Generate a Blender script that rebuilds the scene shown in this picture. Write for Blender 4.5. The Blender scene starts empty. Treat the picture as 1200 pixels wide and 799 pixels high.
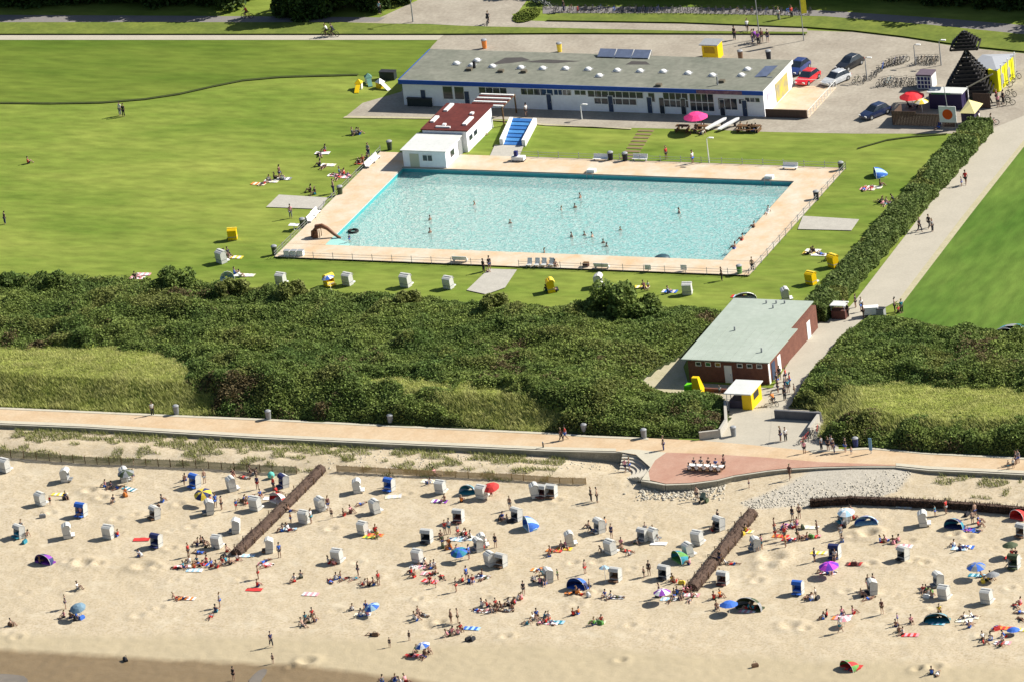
import bpy, math, random
import numpy as np
from math import radians, sin, cos, pi, hypot, atan2, exp
from mathutils import Vector, Matrix
from mathutils.geometry import tessellate_polygon
random.seed(7); rng = np.random.default_rng(7)
SC = bpy.context.scene; COL = SC.collection
# ------------------------------------------------------------------ camera (position of the aircraft)
PHI, YAW, ROLL, DIST, MPP = radians(21.45), radians(23.39), radians(6.58), 1212.0, 0.1
ER = Vector((cos(YAW), sin(YAW), 0)); EF = Vector((-sin(YAW), cos(YAW), 0)); EZ = Vector((0, 0, 1))
FW = EF*cos(PHI) - EZ*sin(PHI); UPV = EF*sin(PHI) + EZ*cos(PHI)
IR = ER*cos(ROLL) - UPV*sin(ROLL); IU = ER*sin(ROLL) + UPV*cos(ROLL)
CAM = -FW*DIST
def P(px, py, z=0.0):
    """the point of the level z seen at photo pixel (px, py)"""
    d = FW + IR*((px-600)*MPP/DIST) - IU*((py-399.5)*MPP/DIST)
    t = (z - CAM.z)/d.z
    return Vector((CAM.x + d.x*t, CAM.y + d.y*t, z))
cam = bpy.data.objects.new('camera', bpy.data.cameras.new('camera')); COL.objects.link(cam)
cam.matrix_world = Matrix(((IR.x, IU.x, -FW.x, CAM.x), (IR.y, IU.y, -FW.y, CAM.y), (IR.z, IU.z, -FW.z, CAM.z), (0, 0, 0, 1)))
cam.data.sensor_width = 36; cam.data.lens = 36*DIST/(1200*MPP); cam.data.clip_start = 10; cam.data.clip_end = 6000
SC.camera = cam
# ------------------------------------------------------------------ light
SUN_EL = radians(39); sd = (ER*0.97 + EF*0.20).normalized(); SUN_AZ = atan2(sd.y, sd.x)
w = bpy.data.worlds.new('World'); SC.world = w; w.use_nodes = True
nt = w.node_tree; nt.nodes.clear()
sky = nt.nodes.new('ShaderNodeTexSky'); sky.sky_type = 'NISHITA'; sky.sun_disc = False
sky.sun_elevation = SUN_EL; sky.sun_rotation = pi/2 - SUN_AZ; sky.air_density = 1.0; sky.dust_density = 1.2
bg = nt.nodes.new('ShaderNodeBackground'); bg.inputs[1].default_value = 0.06
wo = nt.nodes.new('ShaderNodeOutputWorld'); nt.links.new(sky.outputs[0], bg.inputs[0]); nt.links.new(bg.outputs[0], wo.inputs[0])
sl = bpy.data.lights.new('sun', 'SUN'); sl.energy = 4.95; sl.angle = radians(0.5); sl.color = (1, 0.95, 0.86)
so = bpy.data.objects.new('sun', sl); COL.objects.link(so)
so.rotation_euler = Vector((sd.x*cos(SUN_EL), sd.y*cos(SUN_EL), sin(SUN_EL))).to_track_quat('Z', 'Y').to_euler()
SC.view_settings.view_transform = 'Standard'; SC.view_settings.look = 'None'; SC.view_settings.exposure = 0.70; SC.view_settings.gamma = 1
SC.cycles.max_bounces = 6; SC.cycles.transparent_max_bounces = 8
# ------------------------------------------------------------------ materials
def lin(c): c /= 255; return c/12.92 if c <= .04045 else ((c+.055)/1.055)**2.4
def A(r, g, b, k=0.66): return (lin(r)*k, lin(g)*k, lin(b)*k)
MATS = {}
def newmat(name):
    m = bpy.data.materials.new(name); m.use_nodes = True; MATS[name] = m
    return m, m.node_tree, m.node_tree.nodes['Principled BSDF']
def mat(name, c, rough=.8, var=.12, scale=1.5, c2=None, bump=0, bscale=None, metal=0, scale2=None, island=0, spec=.3, stretch=None, translucent=0):
    """principled material; colour varies with world-space noise between darker and lighter (or c and c2)"""
    if name in MATS: return MATS[name]
    m, t, p = newmat(name); N = t.nodes; Lk = t.links
    p.inputs['Roughness'].default_value = rough; p.inputs['Metallic'].default_value = metal
    p.inputs['Specular IOR Level'].default_value = spec
    g = N.new('ShaderNodeNewGeometry'); src = g.outputs['Position']
    if stretch:
        mp = N.new('ShaderNodeMapping'); mp.inputs['Scale'].default_value = stretch; Lk.new(src, mp.inputs[0]); src = mp.outputs[0]
    n = N.new('ShaderNodeTexNoise'); n.inputs['Scale'].default_value = scale; n.inputs['Detail'].default_value = 6; n.inputs['Roughness'].default_value = .65
    Lk.new(src, n.inputs['Vector'])
    r = N.new('ShaderNodeValToRGB'); e = r.color_ramp.elements; e[0].position = .3; e[1].position = .7
    a = c if c2 else tuple(x*(1-var) for x in c); b = c2 if c2 else tuple(min(1, x*(1+var)) for x in c)
    e[0].color = (*a, 1); e[1].color = (*b, 1); Lk.new(n.outputs[0], r.inputs[0]); out = r.outputs[0]
    if scale2:
        n2 = N.new('ShaderNodeTexNoise'); n2.inputs['Scale'].default_value = scale2; n2.inputs['Detail'].default_value = 8; Lk.new(src, n2.inputs['Vector'])
        mr = N.new('ShaderNodeMapRange'); mr.inputs[1].default_value = .3; mr.inputs[2].default_value = .7; mr.inputs[3].default_value = 1-var; mr.inputs[4].default_value = 1+var
        Lk.new(n2.outputs[0], mr.inputs[0]); vm = N.new('ShaderNodeVectorMath'); vm.operation = 'SCALE'
        Lk.new(out, vm.inputs[0]); Lk.new(mr.outputs[0], vm.inputs['Scale']); out = vm.outputs[0]
    if island:
        mr = N.new('ShaderNodeMapRange'); mr.inputs[3].default_value = 1-island; mr.inputs[4].default_value = 1+island
        Lk.new(g.outputs['Random Per Island'], mr.inputs[0]); vm = N.new('ShaderNodeVectorMath'); vm.operation = 'SCALE'
        Lk.new(out, vm.inputs[0]); Lk.new(mr.outputs[0], vm.inputs['Scale']); out = vm.outputs[0]
    Lk.new(out, p.inputs['Base Color'])
    if translucent:
        tl = N.new('ShaderNodeBsdfTranslucent'); Lk.new(out, tl.inputs[0]); ms = N.new('ShaderNodeMixShader'); ms.inputs[0].default_value = translucent
        Lk.new(p.outputs[0], ms.inputs[1]); Lk.new(tl.outputs[0], ms.inputs[2]); Lk.new(ms.outputs[0], N['Material Output'].inputs[0])
    if bump:
        nb = N.new('ShaderNodeTexNoise'); nb.inputs['Scale'].default_value = bscale or scale*4; nb.inputs['Detail'].default_value = 4; Lk.new(src, nb.inputs['Vector'])
        bp = N.new('ShaderNodeBump'); bp.inputs['Strength'].default_value = 1; bp.inputs['Distance'].default_value = bump
        Lk.new(nb.outputs[0], bp.inputs['Height']); Lk.new(bp.outputs[0], p.inputs['Normal'])
    return m
def objcol(name, rough=.8, metal=0, coat=0):
    """fabric / paint whose colour is the object's own colour, slightly mottled"""
    m, t, p = newmat(name); N = t.nodes; Lk = t.links
    p.inputs['Roughness'].default_value = rough; p.inputs['Metallic'].default_value = metal; p.inputs['Coat Weight'].default_value = coat
    oi = N.new('ShaderNodeObjectInfo'); g = N.new('ShaderNodeTexCoord'); n = N.new('ShaderNodeTexNoise'); n.inputs['Scale'].default_value = 5
    Lk.new(g.outputs['Object'], n.inputs['Vector'])
    mr = N.new('ShaderNodeMapRange'); mr.inputs[1].default_value = .3; mr.inputs[2].default_value = .7; mr.inputs[3].default_value = .85; mr.inputs[4].default_value = 1.12
    vm = N.new('ShaderNodeVectorMath'); vm.operation = 'SCALE'; Lk.new(n.outputs[0], mr.inputs[0])
    Lk.new(oi.outputs['Color'], vm.inputs[0]); Lk.new(mr.outputs[0], vm.inputs['Scale']); Lk.new(vm.outputs[0], p.inputs['Base Color'])
    return m
fabric = objcol('coloured_fabric'); paint = objcol('car_paint', .3, .0, .6); skinm = objcol('skin', .6); hairm = objcol('hair', .7)
white = mat('white_paint', (.78, .78, .76), .5, .05, 2)
wicker = mat('white_wicker', (.54, .54, .51), .7, .16, 9, bump=.01, bscale=30)
grey = mat('grey_metal', (.28, .29, .30), .5, .1, 3)
dark = mat('dark_metal', (.03, .03, .035), .5, .2, 3)
darkglass = mat('window_glass', (.025, .035, .05), .08, .3, 2, spec=.6)
wood = mat('brown_wood', A(120, 90, 60), .8, .2, 4, bump=.01)
blackwood = mat('black_timber', (.018, .016, .016), .7, .2, 4)
concrete = mat('concrete', A(205, 200, 188), .9, .08, .8, bump=.01, scale2=6)
rubber = mat('tyre_rubber', (.02, .02, .02), .8, .2, 5)
yellowp = mat('yellow_paint', A(245, 205, 15, .8), .5, .06, 2)
bluep = mat('blue_paint', A(20, 60, 140), .5, .08, 2)
# ------------------------------------------------------------------ mesh helpers
class MB:
    def __init__(s): s.v = []; s.f = []; s.m = []
    def add(s, vs, fs, m=0):
        o = len(s.v); s.v += [tuple(v) for v in vs]; s.f += [tuple(i+o for i in f) for f in fs]; s.m += [m]*len(fs); return s
    def box(s, x0, y0, z0, x1, y1, z1, m=0, rz=0, c=(0, 0)):
        vs = [(x, y, z) for z in (z0, z1) for x, y in ((x0, y0), (x1, y0), (x1, y1), (x0, y1))]
        if rz: vs = [(c[0]+(x-c[0])*cos(rz)-(y-c[1])*sin(rz), c[1]+(x-c[0])*sin(rz)+(y-c[1])*cos(rz), z) for x, y, z in vs]
        return s.add(vs, [(3, 2, 1, 0), (4, 5, 6, 7), (0, 1, 5, 4), (1, 2, 6, 5), (2, 3, 7, 6), (3, 0, 4, 7)], m)
    def tube(s, pts, r, n=6, m=0, cap=True):
        pts = [Vector(p) for p in pts]; rs = r if isinstance(r, (list, tuple)) else [r]*len(pts); vs = []
        for i, p in enumerate(pts):
            d = (pts[min(i+1, len(pts)-1)]-pts[max(i-1, 0)]).normalized()
            a = d.orthogonal().normalized() if abs(d.z) < .9 else Vector((1, 0, 0)); a = (a-d*a.dot(d)).normalized(); b = d.cross(a)
            vs += [p + a*cos(2*pi*k/n)*rs[i] + b*sin(2*pi*k/n)*rs[i] for k in range(n)]
        fs = [(i*n+k, i*n+(k+1) % n, (i+1)*n+(k+1) % n, (i+1)*n+k) for i in range(len(pts)-1) for k in range(n)]
        if cap: fs += [tuple(range(n))[::-1], tuple(range((len(pts)-1)*n, len(pts)*n))]
        return s.add(vs, fs, m)
    def prism(s, poly, z0, z1, m=0):
        n = len(poly); zz0 = z0 if callable(z0) else (lambda x, y: z0); zz1 = z1 if callable(z1) else (lambda x, y: z1)
        vs = [(p[0], p[1], zz0(p[0], p[1])) for p in poly] + [(p[0], p[1], zz1(p[0], p[1])) for p in poly]
        fs = [(i, (i+1) % n, n+(i+1) % n, n+i) for i in range(n)]
        tr = tessellate_polygon([[Vector((p[0], p[1], 0)) for p in poly]])
        for a, b, c in tr: fs += [(a, c, b), (n+a, n+b, n+c)]
        return s.add(vs, fs, m)
    def lathe(s, prof, n=16, m=0, c=(0, 0, 0), sq=1.0):
        vs = [(c[0]+r*cos(2*pi*k/n), c[1]+r*sin(2*pi*k/n)*sq, c[2]+z) for r, z in prof for k in range(n)]
        return s.add(vs, [(i*n+k, i*n+(k+1) % n, (i+1)*n+(k+1) % n, (i+1)*n+k) for i in range(len(prof)-1) for k in range(n)], m)
    def extr(s, prof, x0, x1, m=0):
        """profile in (y, z) extruded along x"""
        n = len(prof); vs = [(x0, y, z) for y, z in prof] + [(x1, y, z) for y, z in prof]
        fs = [(i, (i+1) % n, n+(i+1) % n, n+i) for i in range(n)] + [tuple(range(n))[::-1], tuple(range(n, 2*n))]
        return s.add(vs, fs, m)
    def mesh(s, name, mats, smooth=False):
        me = bpy.data.meshes.new(name); me.from_pydata(s.v, [], s.f)
        for m in (mats if isinstance(mats, (list, tuple)) else [mats]): me.materials.append(m)
        me.polygons.foreach_set('material_index', s.m)
        if smooth: me.polygons.foreach_set('use_smooth', [True]*len(s.f))
        me.update(); return me
    def build(s, name, mats, parent=None, loc=(0, 0, 0), rz=0, smooth=False, color=None):
        o = bpy.data.objects.new(name, s.mesh(name, mats, smooth)); COL.objects.link(o)
        o.location = loc; o.rotation_euler = (0, 0, rz); o.parent = parent
        if color: o.color = (*color, 1)
        return o
def npmesh(name, V, F4, mats, mi=None, smooth=False, parent=None):
    me = bpy.data.meshes.new(name); V = np.asarray(V, np.float32); F4 = np.asarray(F4, np.int32); k = F4.shape[1]
    me.vertices.add(len(V)); me.vertices.foreach_set('co', V.ravel())
    me.loops.add(F4.size); me.loops.foreach_set('vertex_index', F4.ravel())
    me.polygons.add(len(F4)); me.polygons.foreach_set('loop_start', np.arange(0, F4.size, k, dtype=np.int32))
    me.polygons.foreach_set('loop_total', np.full(len(F4), k, np.int32))
    for m in (mats if isinstance(mats, (list, tuple)) else [mats]): me.materials.append(m)
    if mi is not None: me.polygons.foreach_set('material_index', np.asarray(mi, np.int32))
    if smooth: me.polygons.foreach_set('use_smooth', np.ones(len(F4), bool))
    me.update(calc_edges=True); me.validate()
    if name == '_': return me
    o = bpy.data.objects.new(name, me); COL.objects.link(o); o.parent = parent; return o
# ------------------------------------------------------------------ bookkeeping
THINGS = []
def tag(o, base, cat, px=None, group=None, full=False):
    """base: what the thing looks like; the place phrase is added at the end from what stands near it"""
    o['category'] = cat
    if group: o['group'] = group
    THINGS.append([o, base, px, full]); return o
def fixed(o, label, cat, px=None, group=None): return tag(o, label, cat, px, group, True)
def structure(o): o['kind'] = 'structure'; return o
def stuff(o, label, cat): o['kind'] = 'stuff'; o['label'] = label; o['category'] = cat; return o
def empty(name, loc, rz=0):
    o = bpy.data.objects.new(name, None); COL.objects.link(o); o.location = loc; o.rotation_euler = (0, 0, rz); o.empty_display_size = .3; return o
def tree_copy(o, parent=None):
    c = o.copy(); COL.objects.link(c); c.parent = parent
    for k in ('label', 'category', 'group'):
        if parent is None and k in c: del c[k]
    for ch in list(o.children): tree_copy(ch, c)
    return c
def recolor(o, **cols):
    for ch in o.children:
        k = ch.name.split('.')[0]
        if k in cols: ch.color = (*cols[k], 1)
        recolor(ch, **cols)
# ------------------------------------------------------------------ terrain
WALL = [(-60, 494.5, -.4), (0, 497, -.4), (100, 501, -.4), (300, 513, -.4), (480, 521, -.5), (640, 528, -.6), (720, 530, -.8), (740, 546, -1.0), (752, 563, -.8), (780, 568, -.6),
        (810, 567, -.6), (840, 563, -.5), (860, 558, -.45), (900, 552, -.4), (920, 550, -.35), (960, 548, -.2), (1000, 547, -.12), (1050, 547, -.12), (1090, 551, -.35), (1140, 553, -.4), (1200, 556, -.4), (1280, 560, -.4)]
WL = [[*P(a, b)[:2], h] for a, b, h in WALL if not 700 < a < 745]
_c = P(722, 548); ARC = [[_c.x+4.5*sin(radians(k)), _c.y+4.5*cos(radians(k)), -1.25] for k in (-12, 5, 20, 35, 50, 65, 78, 88)] + [[_c.x+4.56, _c.y-2.4, -1.1]]
_i = [i for i, q in enumerate(WALL) if q[0] == 640][0]+1; WW = np.array(WL[:_i]+ARC+WL[_i:])
WW = np.vstack([[WW[0, 0]-60, WW[0, 1]+(WW[0, 1]-WW[1, 1])*3, -.4], WW, [WW[-1, 0]+60, WW[-1, 1]-2, -.4]])
def smooth01(t): t = np.clip(t, 0, 1); return t*t*(3-2*t)
_h = np.random.default_rng(3).random((256, 256)).astype(np.float32)
def vnoise(x, y, s):
    x = np.asarray(x, float)/s+71.3; y = np.asarray(y, float)/s+33.7; xi = np.floor(x).astype(int); yi = np.floor(y).astype(int); fx = x-xi; fy = y-yi
    fx = fx*fx*(3-2*fx); fy = fy*fy*(3-2*fy); g = lambda i, j: _h[(xi+i) % 256, (yi+j) % 256]
    return (g(0, 0)*(1-fx)+g(1, 0)*fx)*(1-fy)+(g(0, 1)*(1-fx)+g(1, 1)*fx)*fy
def wallY(x): return np.interp(x, WW[:, 0], WW[:, 1])
WS = WW[[0, 1, 3, 5, 6, len(WW)-6, len(WW)-4, -1]]
def wallS(x): return np.interp(x, WS[:, 0], WS[:, 1])
HOLES = []   # dug sand: (x, y, radius, height)
def beachH(x, y):
    x = np.asarray(x, float); y = np.asarray(y, float); d = wallY(x)-y; d2 = wallS(x)-y; w_ = smooth01((d2-1)/9); d = d*(1-w_)+np.maximum(d2, d*.5)*w_
    h = np.interp(x, WW[:, 0], WW[:, 2])*(1-w_)-.6*w_
    h = h*np.exp(-np.maximum(d, 0)/12) + (1-np.exp(-np.maximum(d, 0)/12))*(-.75) - .017*np.maximum(d, 0)
    h = h + .5*np.exp(-((d-4.5)/2.4)**2)*smooth01((36-x)/14)*(.5+.6*vnoise(x, y, 3.))*smooth01((x+52)/6)
    k = smooth01(d/2)
    h = h + k*(.12*(vnoise(x, y, 5.3)-.5) + .05*(vnoise(x, y, 1.6)-.5) + .08*(vnoise(x, y, .55)-.5))
    for hx, hy, r, a in HOLES:
        q = ((x-hx)**2+(y-hy)**2)/r**2
        h = h + a*np.exp(-(np.sqrt(q)-.9)**2*6) - a*1.3*np.exp(-q*3)
    return h
def ground(px, py):
    """point of the real ground under a photo pixel"""
    p = P(px, py, 0)
    if p.y >= wallY(p.x)-.02: return p
    z = -.6
    for _ in range(6):
        p = P(px, py, z); z = float(beachH(p.x, p.y))
    return Vector((p.x, p.y, z))
for a, b, r, s_ in [(97,657,1.6,.35),(115,657,1,.25),(168,660,1.8,.3),(183,662,1,.25),(105,575,1.2,.3),(120,583,1,.25),(905,652,2.2,.35),(900,662,1.4,.25),(1017,625,1.7,.4),(1000,628,1,.25),
                    (1035,634,.9,.2),(1018,658,1,.2),(1070,655,.9,.2),(1083,658,.9,.2),(925,728,1.6,.25),(943,732,1,.2),(359,768,1.5,.35),(340,775,.8,.2),(490,698,.8,.25),(672,657,1,.2),(738,728,1,.2),
                    (727,767,1,.25),(1075,778,1,.3),(1095,776,1.2,.3),(515,724,1,.25),(1118,626,1,.3),(1135,629,.9,.25),(593,740,1,.2),(888,678,1.1,.2),(18,740,1,.2),(683,694,1.2,.25),(210,590,1,.2),(478,580,.8,.2),(60,600,1,.2),(590,700,1.1,.2),(570,697,.9,.2),(200,640,1,.2),(700,690,.9,.2),(1150,740,1,.2),(990,690,1,.2)]:
    q = P(a, b, -1); HOLES.append((q.x, q.y, r*.9, s_*.62))
for i in range(70):
    q = P(random.uniform(-20, 1220), random.uniform(585, 745), -1.2); HOLES.append((q.x, q.y, random.uniform(.5, 1.1), random.uniform(.04, .12)))
# sand, seawards of the wall
xs = np.arange(-150, 150, .32); n_r = 300
tt = np.linspace(0, 1, n_r)**1.25*108
X, T = np.meshgrid(xs, tt); b_ = smooth01(T/12); Y = wallY(X)*(1-b_)+np.minimum(wallS(X), wallY(X)+8)*b_-T; Z = beachH(X, Y); Z[0] = Z[1]
V = np.stack([X, Y, Z], -1).reshape(-1, 3); nx = len(xs)
I = (np.arange(n_r-1)[:, None]*nx+np.arange(nx-1)[None]).ravel(); F = np.stack([I, I+nx, I+nx+1, I+1], -1)
sand, t, p = newmat('beach_sand'); N = t.nodes; Lk = t.links; p.inputs['Roughness'].default_value = .9; p.inputs['Specular IOR Level'].default_value = .2
g = N.new('ShaderNodeNewGeometry')
def noise(sc, det=5, vec=None):
    n = N.new('ShaderNodeTexNoise'); n.inputs['Scale'].default_value = sc; n.inputs['Detail'].default_value = det; n.inputs['Roughness'].default_value = .65; Lk.new(vec or g.outputs['Position'], n.inputs['Vector']); return n.outputs[0]
def ramp(src, stops):
    r = N.new('ShaderNodeValToRGB'); e = r.color_ramp.elements
    for i, (po, c) in enumerate(stops):
        el = e[i] if i < 2 else e.new(po)
        el.position = po; el.color = (*c, 1)
    Lk.new(src, r.inputs[0]); return r.outputs[0]
def mix(f, a, b, bl='MIX'):
    m = N.new('ShaderNodeMix'); m.data_type = 'RGBA'; m.blend_type = bl
    for s_, k in ((f, 0), (a, 6), (b, 7)):
        if isinstance(s_, (int, float)): m.inputs[k].default_value = s_
        elif isinstance(s_, tuple): m.inputs[k].default_value = (*s_, 1)
        else: Lk.new(s_, m.inputs[k])
    return m.outputs[2]
c0 = ramp(noise(.12), [(.3, A(216, 199, 168)), (.7, A(228, 212, 184))])
c0 = mix(ramp(noise(3.4, 8), [(.46, (0, 0, 0)), (.66, (1, 1, 1))]), c0, A(196, 177, 143))
c0 = mix(ramp(noise(.5, 6), [(.52, (0, 0, 0)), (.7, (.6, .6, .6))]), c0, A(238, 225, 198))
at = N.new('ShaderNodeAttribute'); at.attribute_name = 'zone'; sep = N.new('ShaderNodeSeparateColor'); Lk.new(at.outputs['Color'], sep.inputs[0])
def edge(src, amt=.5, sc=.7):
    m = N.new('ShaderNodeMath'); m.operation = 'MULTIPLY_ADD'; Lk.new(noise(sc), m.inputs[0]); m.inputs[1].default_value = amt; Lk.new(src, m.inputs[2])
    r = N.new('ShaderNodeMapRange'); r.inputs[1].default_value = .5+amt*.5-.12; r.inputs[2].default_value = .5+amt*.5+.12; Lk.new(m.outputs[0], r.inputs[0]); return r.outputs[0]
damp = sep.outputs[1]
c0 = mix(edge(damp, .4, .25), c0, mix(noise(1.5), A(214, 198, 166), A(198, 182, 148)))
wet = edge(sep.outputs[0], .25, .35)
c0 = mix(wet, c0, mix(noise(.6), A(164, 142, 108), A(140, 120, 90)))
c0 = mix(edge(sep.outputs[2], .5, 1.2), c0, mix(ramp(noise(5), [(.5, (0, 0, 0)), (.62, (1, 1, 1))]), A(216, 208, 192), A(188, 180, 162)))
Lk.new(c0, p.inputs['Base Color'])
bp = N.new('ShaderNodeBump'); bp.inputs['Distance'].default_value = .055; bp.inputs['Strength'].default_value = .8; Lk.new(noise(4.5, 6), bp.inputs['Height']); Lk.new(bp.outputs[0], p.inputs['Normal'])
rr = N.new('ShaderNodeMapRange'); rr.inputs[3].default_value = .9; rr.inputs[4].default_value = .45; Lk.new(wet, rr.inputs[0]); Lk.new(rr.outputs[0], p.inputs['Roughness'])
beach = structure(npmesh('beach', V, F, sand, smooth=True))
wl = np.array([[*P(a, b, -1.9)[:2]] for a, b in [(-300, 752), (0, 762), (100, 768), (200, 774), (340, 781), (430, 790), (500, 800), (620, 822), (800, 840), (1300, 870)]])
dl = np.array([[*P(a, b, -1.6)[:2]] for a, b in [(-300, 735), (0, 742), (300, 745), (600, 755), (900, 770), (1300, 785)]])
zone = np.zeros((len(V), 4), np.float32); zone[:, 3] = 1
zone[:, 0] = np.clip((np.interp(V[:, 0], wl[:, 0], wl[:, 1])-V[:, 1])/6+.5, 0, 1)
dd = np.interp(V[:, 0], dl[:, 0], dl[:, 1])-V[:, 1]; zone[:, 1] = np.clip(dd/10+.5, 0, 1)
STONE = [P(a, b, -.4) for a, b in [(868, 584), (898, 574), (925, 564), (955, 550), (1062, 549), (1068, 556), (1052, 573), (1005, 586), (930, 588), (880, 592)]]
def inside(x, y, poly):
    x = np.asarray(x, float); y = np.asarray(y, float); r = np.zeros(x.shape, bool); n = len(poly)
    for i in range(n):
        x1, y1 = poly[i][0], poly[i][1]; x2, y2 = poly[(i+1) % n][0], poly[(i+1) % n][1]
        c = ((y1 > y) != (y2 > y)); r ^= c & (x < (x2-x1)*(y-y1)/((y2-y1) or 1e-9)+x1)
    return r
def pdist(x, y, poly, closed=True):
    x = np.asarray(x, float); y = np.asarray(y, float); d = np.full(x.shape, 1e9); n = len(poly)
    for i in range(n if closed else n-1):
        x1, y1 = poly[i][0], poly[i][1]; x2, y2 = poly[(i+1) % n][0], poly[(i+1) % n][1]
        L = (x2-x1)**2+(y2-y1)**2 or 1e-9; q = np.clip(((x-x1)*(x2-x1)+(y-y1)*(y2-y1))/L, 0, 1)
        d = np.minimum(d, np.hypot(x-x1-q*(x2-x1), y-y1-q*(y2-y1)))
    return d
ds = pdist(V[:, 0], V[:, 1], STONE); ins = inside(V[:, 0], V[:, 1], STONE); zone[:, 2] = np.clip(np.where(ins, .5+ds/3, .5-ds/3), 0, 1)
ca = beach.data.color_attributes.new('zone', 'FLOAT_COLOR', 'POINT'); ca.data.foreach_set('color', zone.ravel())
# flat land: one sheet
grass = mat('lawn_grass', A(104, 134, 46), .95, .2, .045, c2=A(164, 174, 82), scale2=.55, stretch=(.6, 1.6, 1), spec=.1, bump=.02, bscale=5)
PX0, PX1, PY0, PY1 = -34.43, 16.75, 26.6, 52.2
xs2 = np.sort(np.concatenate([[-900], np.arange(-150, 150.1, 1.5), [PX0, PX1, 900], WW[:, 0]])); wy = wallY(xs2); n = len(xs2)
V = np.concatenate([np.stack([xs2, yy, 0*xs2], -1) for yy in (wy, 0*xs2+PY0, 0*xs2+PY1, 0*xs2+1500)])
F = [(r*n+i, r*n+i+1, (r+1)*n+i+1, (r+1)*n+i) for r in range(3) for i in range(n-1) if not (r == 1 and PX0 <= xs2[i] < PX1)]
structure(npmesh('lawn', V, np.array(F), grass))
LZ = [0.0]
def flat(name, pts, m, z=None, world=False):
    """a level sheet laid over the ground, each one a little above the one before"""
    if z is None: LZ[0] += .006; z = LZ[0]
    poly = [Vector((a[0], a[1], 0)) for a in pts] if world else [P(a, b) for a, b in pts]
    tr = tessellate_polygon([poly]); V = [(q.x, q.y, z) for q in poly]
    fs = []
    for a, b, c in tr:
        u = (poly[b]-poly[a]).cross(poly[c]-poly[a]).z; fs.append((a, b, c) if u > 0 else (a, c, b))
    return structure(MB().add(V, fs).build(name, m))
def strip(name, pts, wpx, m, z=None):
    up = [(a, b-wpx/2) for a, b in pts]; dn = [(a, b+wpx/2) for a, b in pts][::-1]
    return flat(name, up+dn, m, z)
# ------------------------------------------------------------------ roads, squares, paths
asphalt = mat('asphalt', A(150, 145, 142), .9, .07, .5, scale2=5, bump=.01)
gravel = mat('gravel_square', A(170, 160, 144), .95, .12, .25, c2=A(198, 189, 172), scale2=2.5, bump=.02)
pathm = mat('pale_path', A(206, 198, 180), .95, .06, .3, scale2=4)
prom = mat('promenade_paving', A(220, 188, 148), .9, .08, .35, c2=A(234, 210, 176), scale2=4)
kerbm = mat('kerb_concrete', A(222, 214, 192), .9, .06, .6, scale2=5)
terra = mat('terracotta_paving', A(196, 148, 126), .9, .08, .35, c2=A(212, 172, 150), scale2=5)
sandy = mat('sandy_verge', A(214, 204, 172), .95, .1, .8, c2=A(196, 188, 150), scale2=4)
deckm = mat('pool_deck_paving', A(234, 198, 154), .85, .06, .3, c2=A(240, 230, 210), scale2=3)
ditchm = mat('ditch_grass', A(70, 82, 30), .95, .3, .6)
vergem = mat('verge_grass', A(104, 122, 44), .95, .15, .3, c2=A(136, 148, 60), scale2=2)
CP = [(515, 41.5), (800, 40), (946, 41), (946, 36), (1000, 38), (1060, 45), (1110, 53), (1150, 58), (1210, 64), (1330, 80), (1330, 96), (1240, 120), (1200, 165), (1159, 153), (1122, 157), (1000, 157), (900, 155), (820, 152), (640, 148),
      (600, 141), (560, 139), (405, 137), (425, 121), (470, 108)]
flat('car_park', CP, gravel)
flat('plaza', [(430, -60), (660, -60), (640, -10), (618, 0), (606, 16), (600, 17), (606, 24), (643, 25.5), (800, 28), (900, 31), (946, 34), (946, 41), (800, 37), (667, 34.5), (567, 32), (500, 28.5), (400, 27.5), (443, 22), (478, 6), (500, -4)], gravel)
flat('road', [(-200, 17), (0, 18), (200, 19), (355, 20), (452, 21), (443, 26), (355, 27), (0, 27), (-200, 27)], asphalt)
flat('road', [(636, 8), (800, 9), (967, 13), (1090, 21), (1200, 30), (1400, 48), (1400, 60), (1200, 41), (1090, 30), (967, 20), (800, 16.5), (636, 16.5)], asphalt)
grassU = mat('upper_grass', A(90, 118, 38), .95, .2, .05, c2=A(134, 150, 62), scale2=.5, stretch=(.5, 1.8, 1), spec=.1, bump=.02, bscale=5)
grassR = mat('meadow_grass', A(78, 118, 40), .95, .2, .06, c2=A(124, 150, 66), scale2=.5, stretch=(1.6, .5, 1), spec=.1, bump=.02, bscale=5)
flat('lawn', [(-400, 47), (0, 47.6), (513, 47.6), (470, 92), (420, 88.5), (380, 89.5), (330, 91), (285, 95), (250, 102), (210, 111), (170, 117), (120, 121), (60, 122), (-60, 121), (-400, 116)], grassU)
flat('meadow', [(1206, 165), (1330, 130), (1500, 140), (1500, 420), (1200, 420), (1040, 390), (1058, 356), (1136, 254)], grassR)
flat('footpath', [(-200, 42), (0, 42), (520, 42), (513, 47.5), (0, 47.5), (-200, 47.5)], pathm)
flat('path', [(1159, 153), (1240, 120), (1330, 96), (1330, 130), (1200, 166), (1130, 252), (1054, 352), (1012, 374), (980, 401), (962, 424), (938, 452), (913, 483), (920, 500), (962, 500), (952, 530), (870, 522), (818, 520), (850, 492), (848, 480), (846, 464), (806, 461), (762, 459), (748, 452), (760, 440), (798, 420), (806, 448), (905, 455), (940, 400), (951, 378), (985, 372), (1003, 352), (1087, 243)], pathm)
flat('sandy_strip', [(1200, 165), (1206, 165), (1136, 254), (1058, 356), (1050, 356), (1128, 254)], sandy)
flat('sandy_strip', [(818, 521), (850, 492), (848, 478), (860, 480), (862, 524)], pathm); flat('sandy_strip', [(905, 483), (938, 446), (985, 398), (1016, 374), (1024, 380), (975, 430), (950, 470), (975, 500), (985, 532), (900, 530)], pathm)
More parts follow.
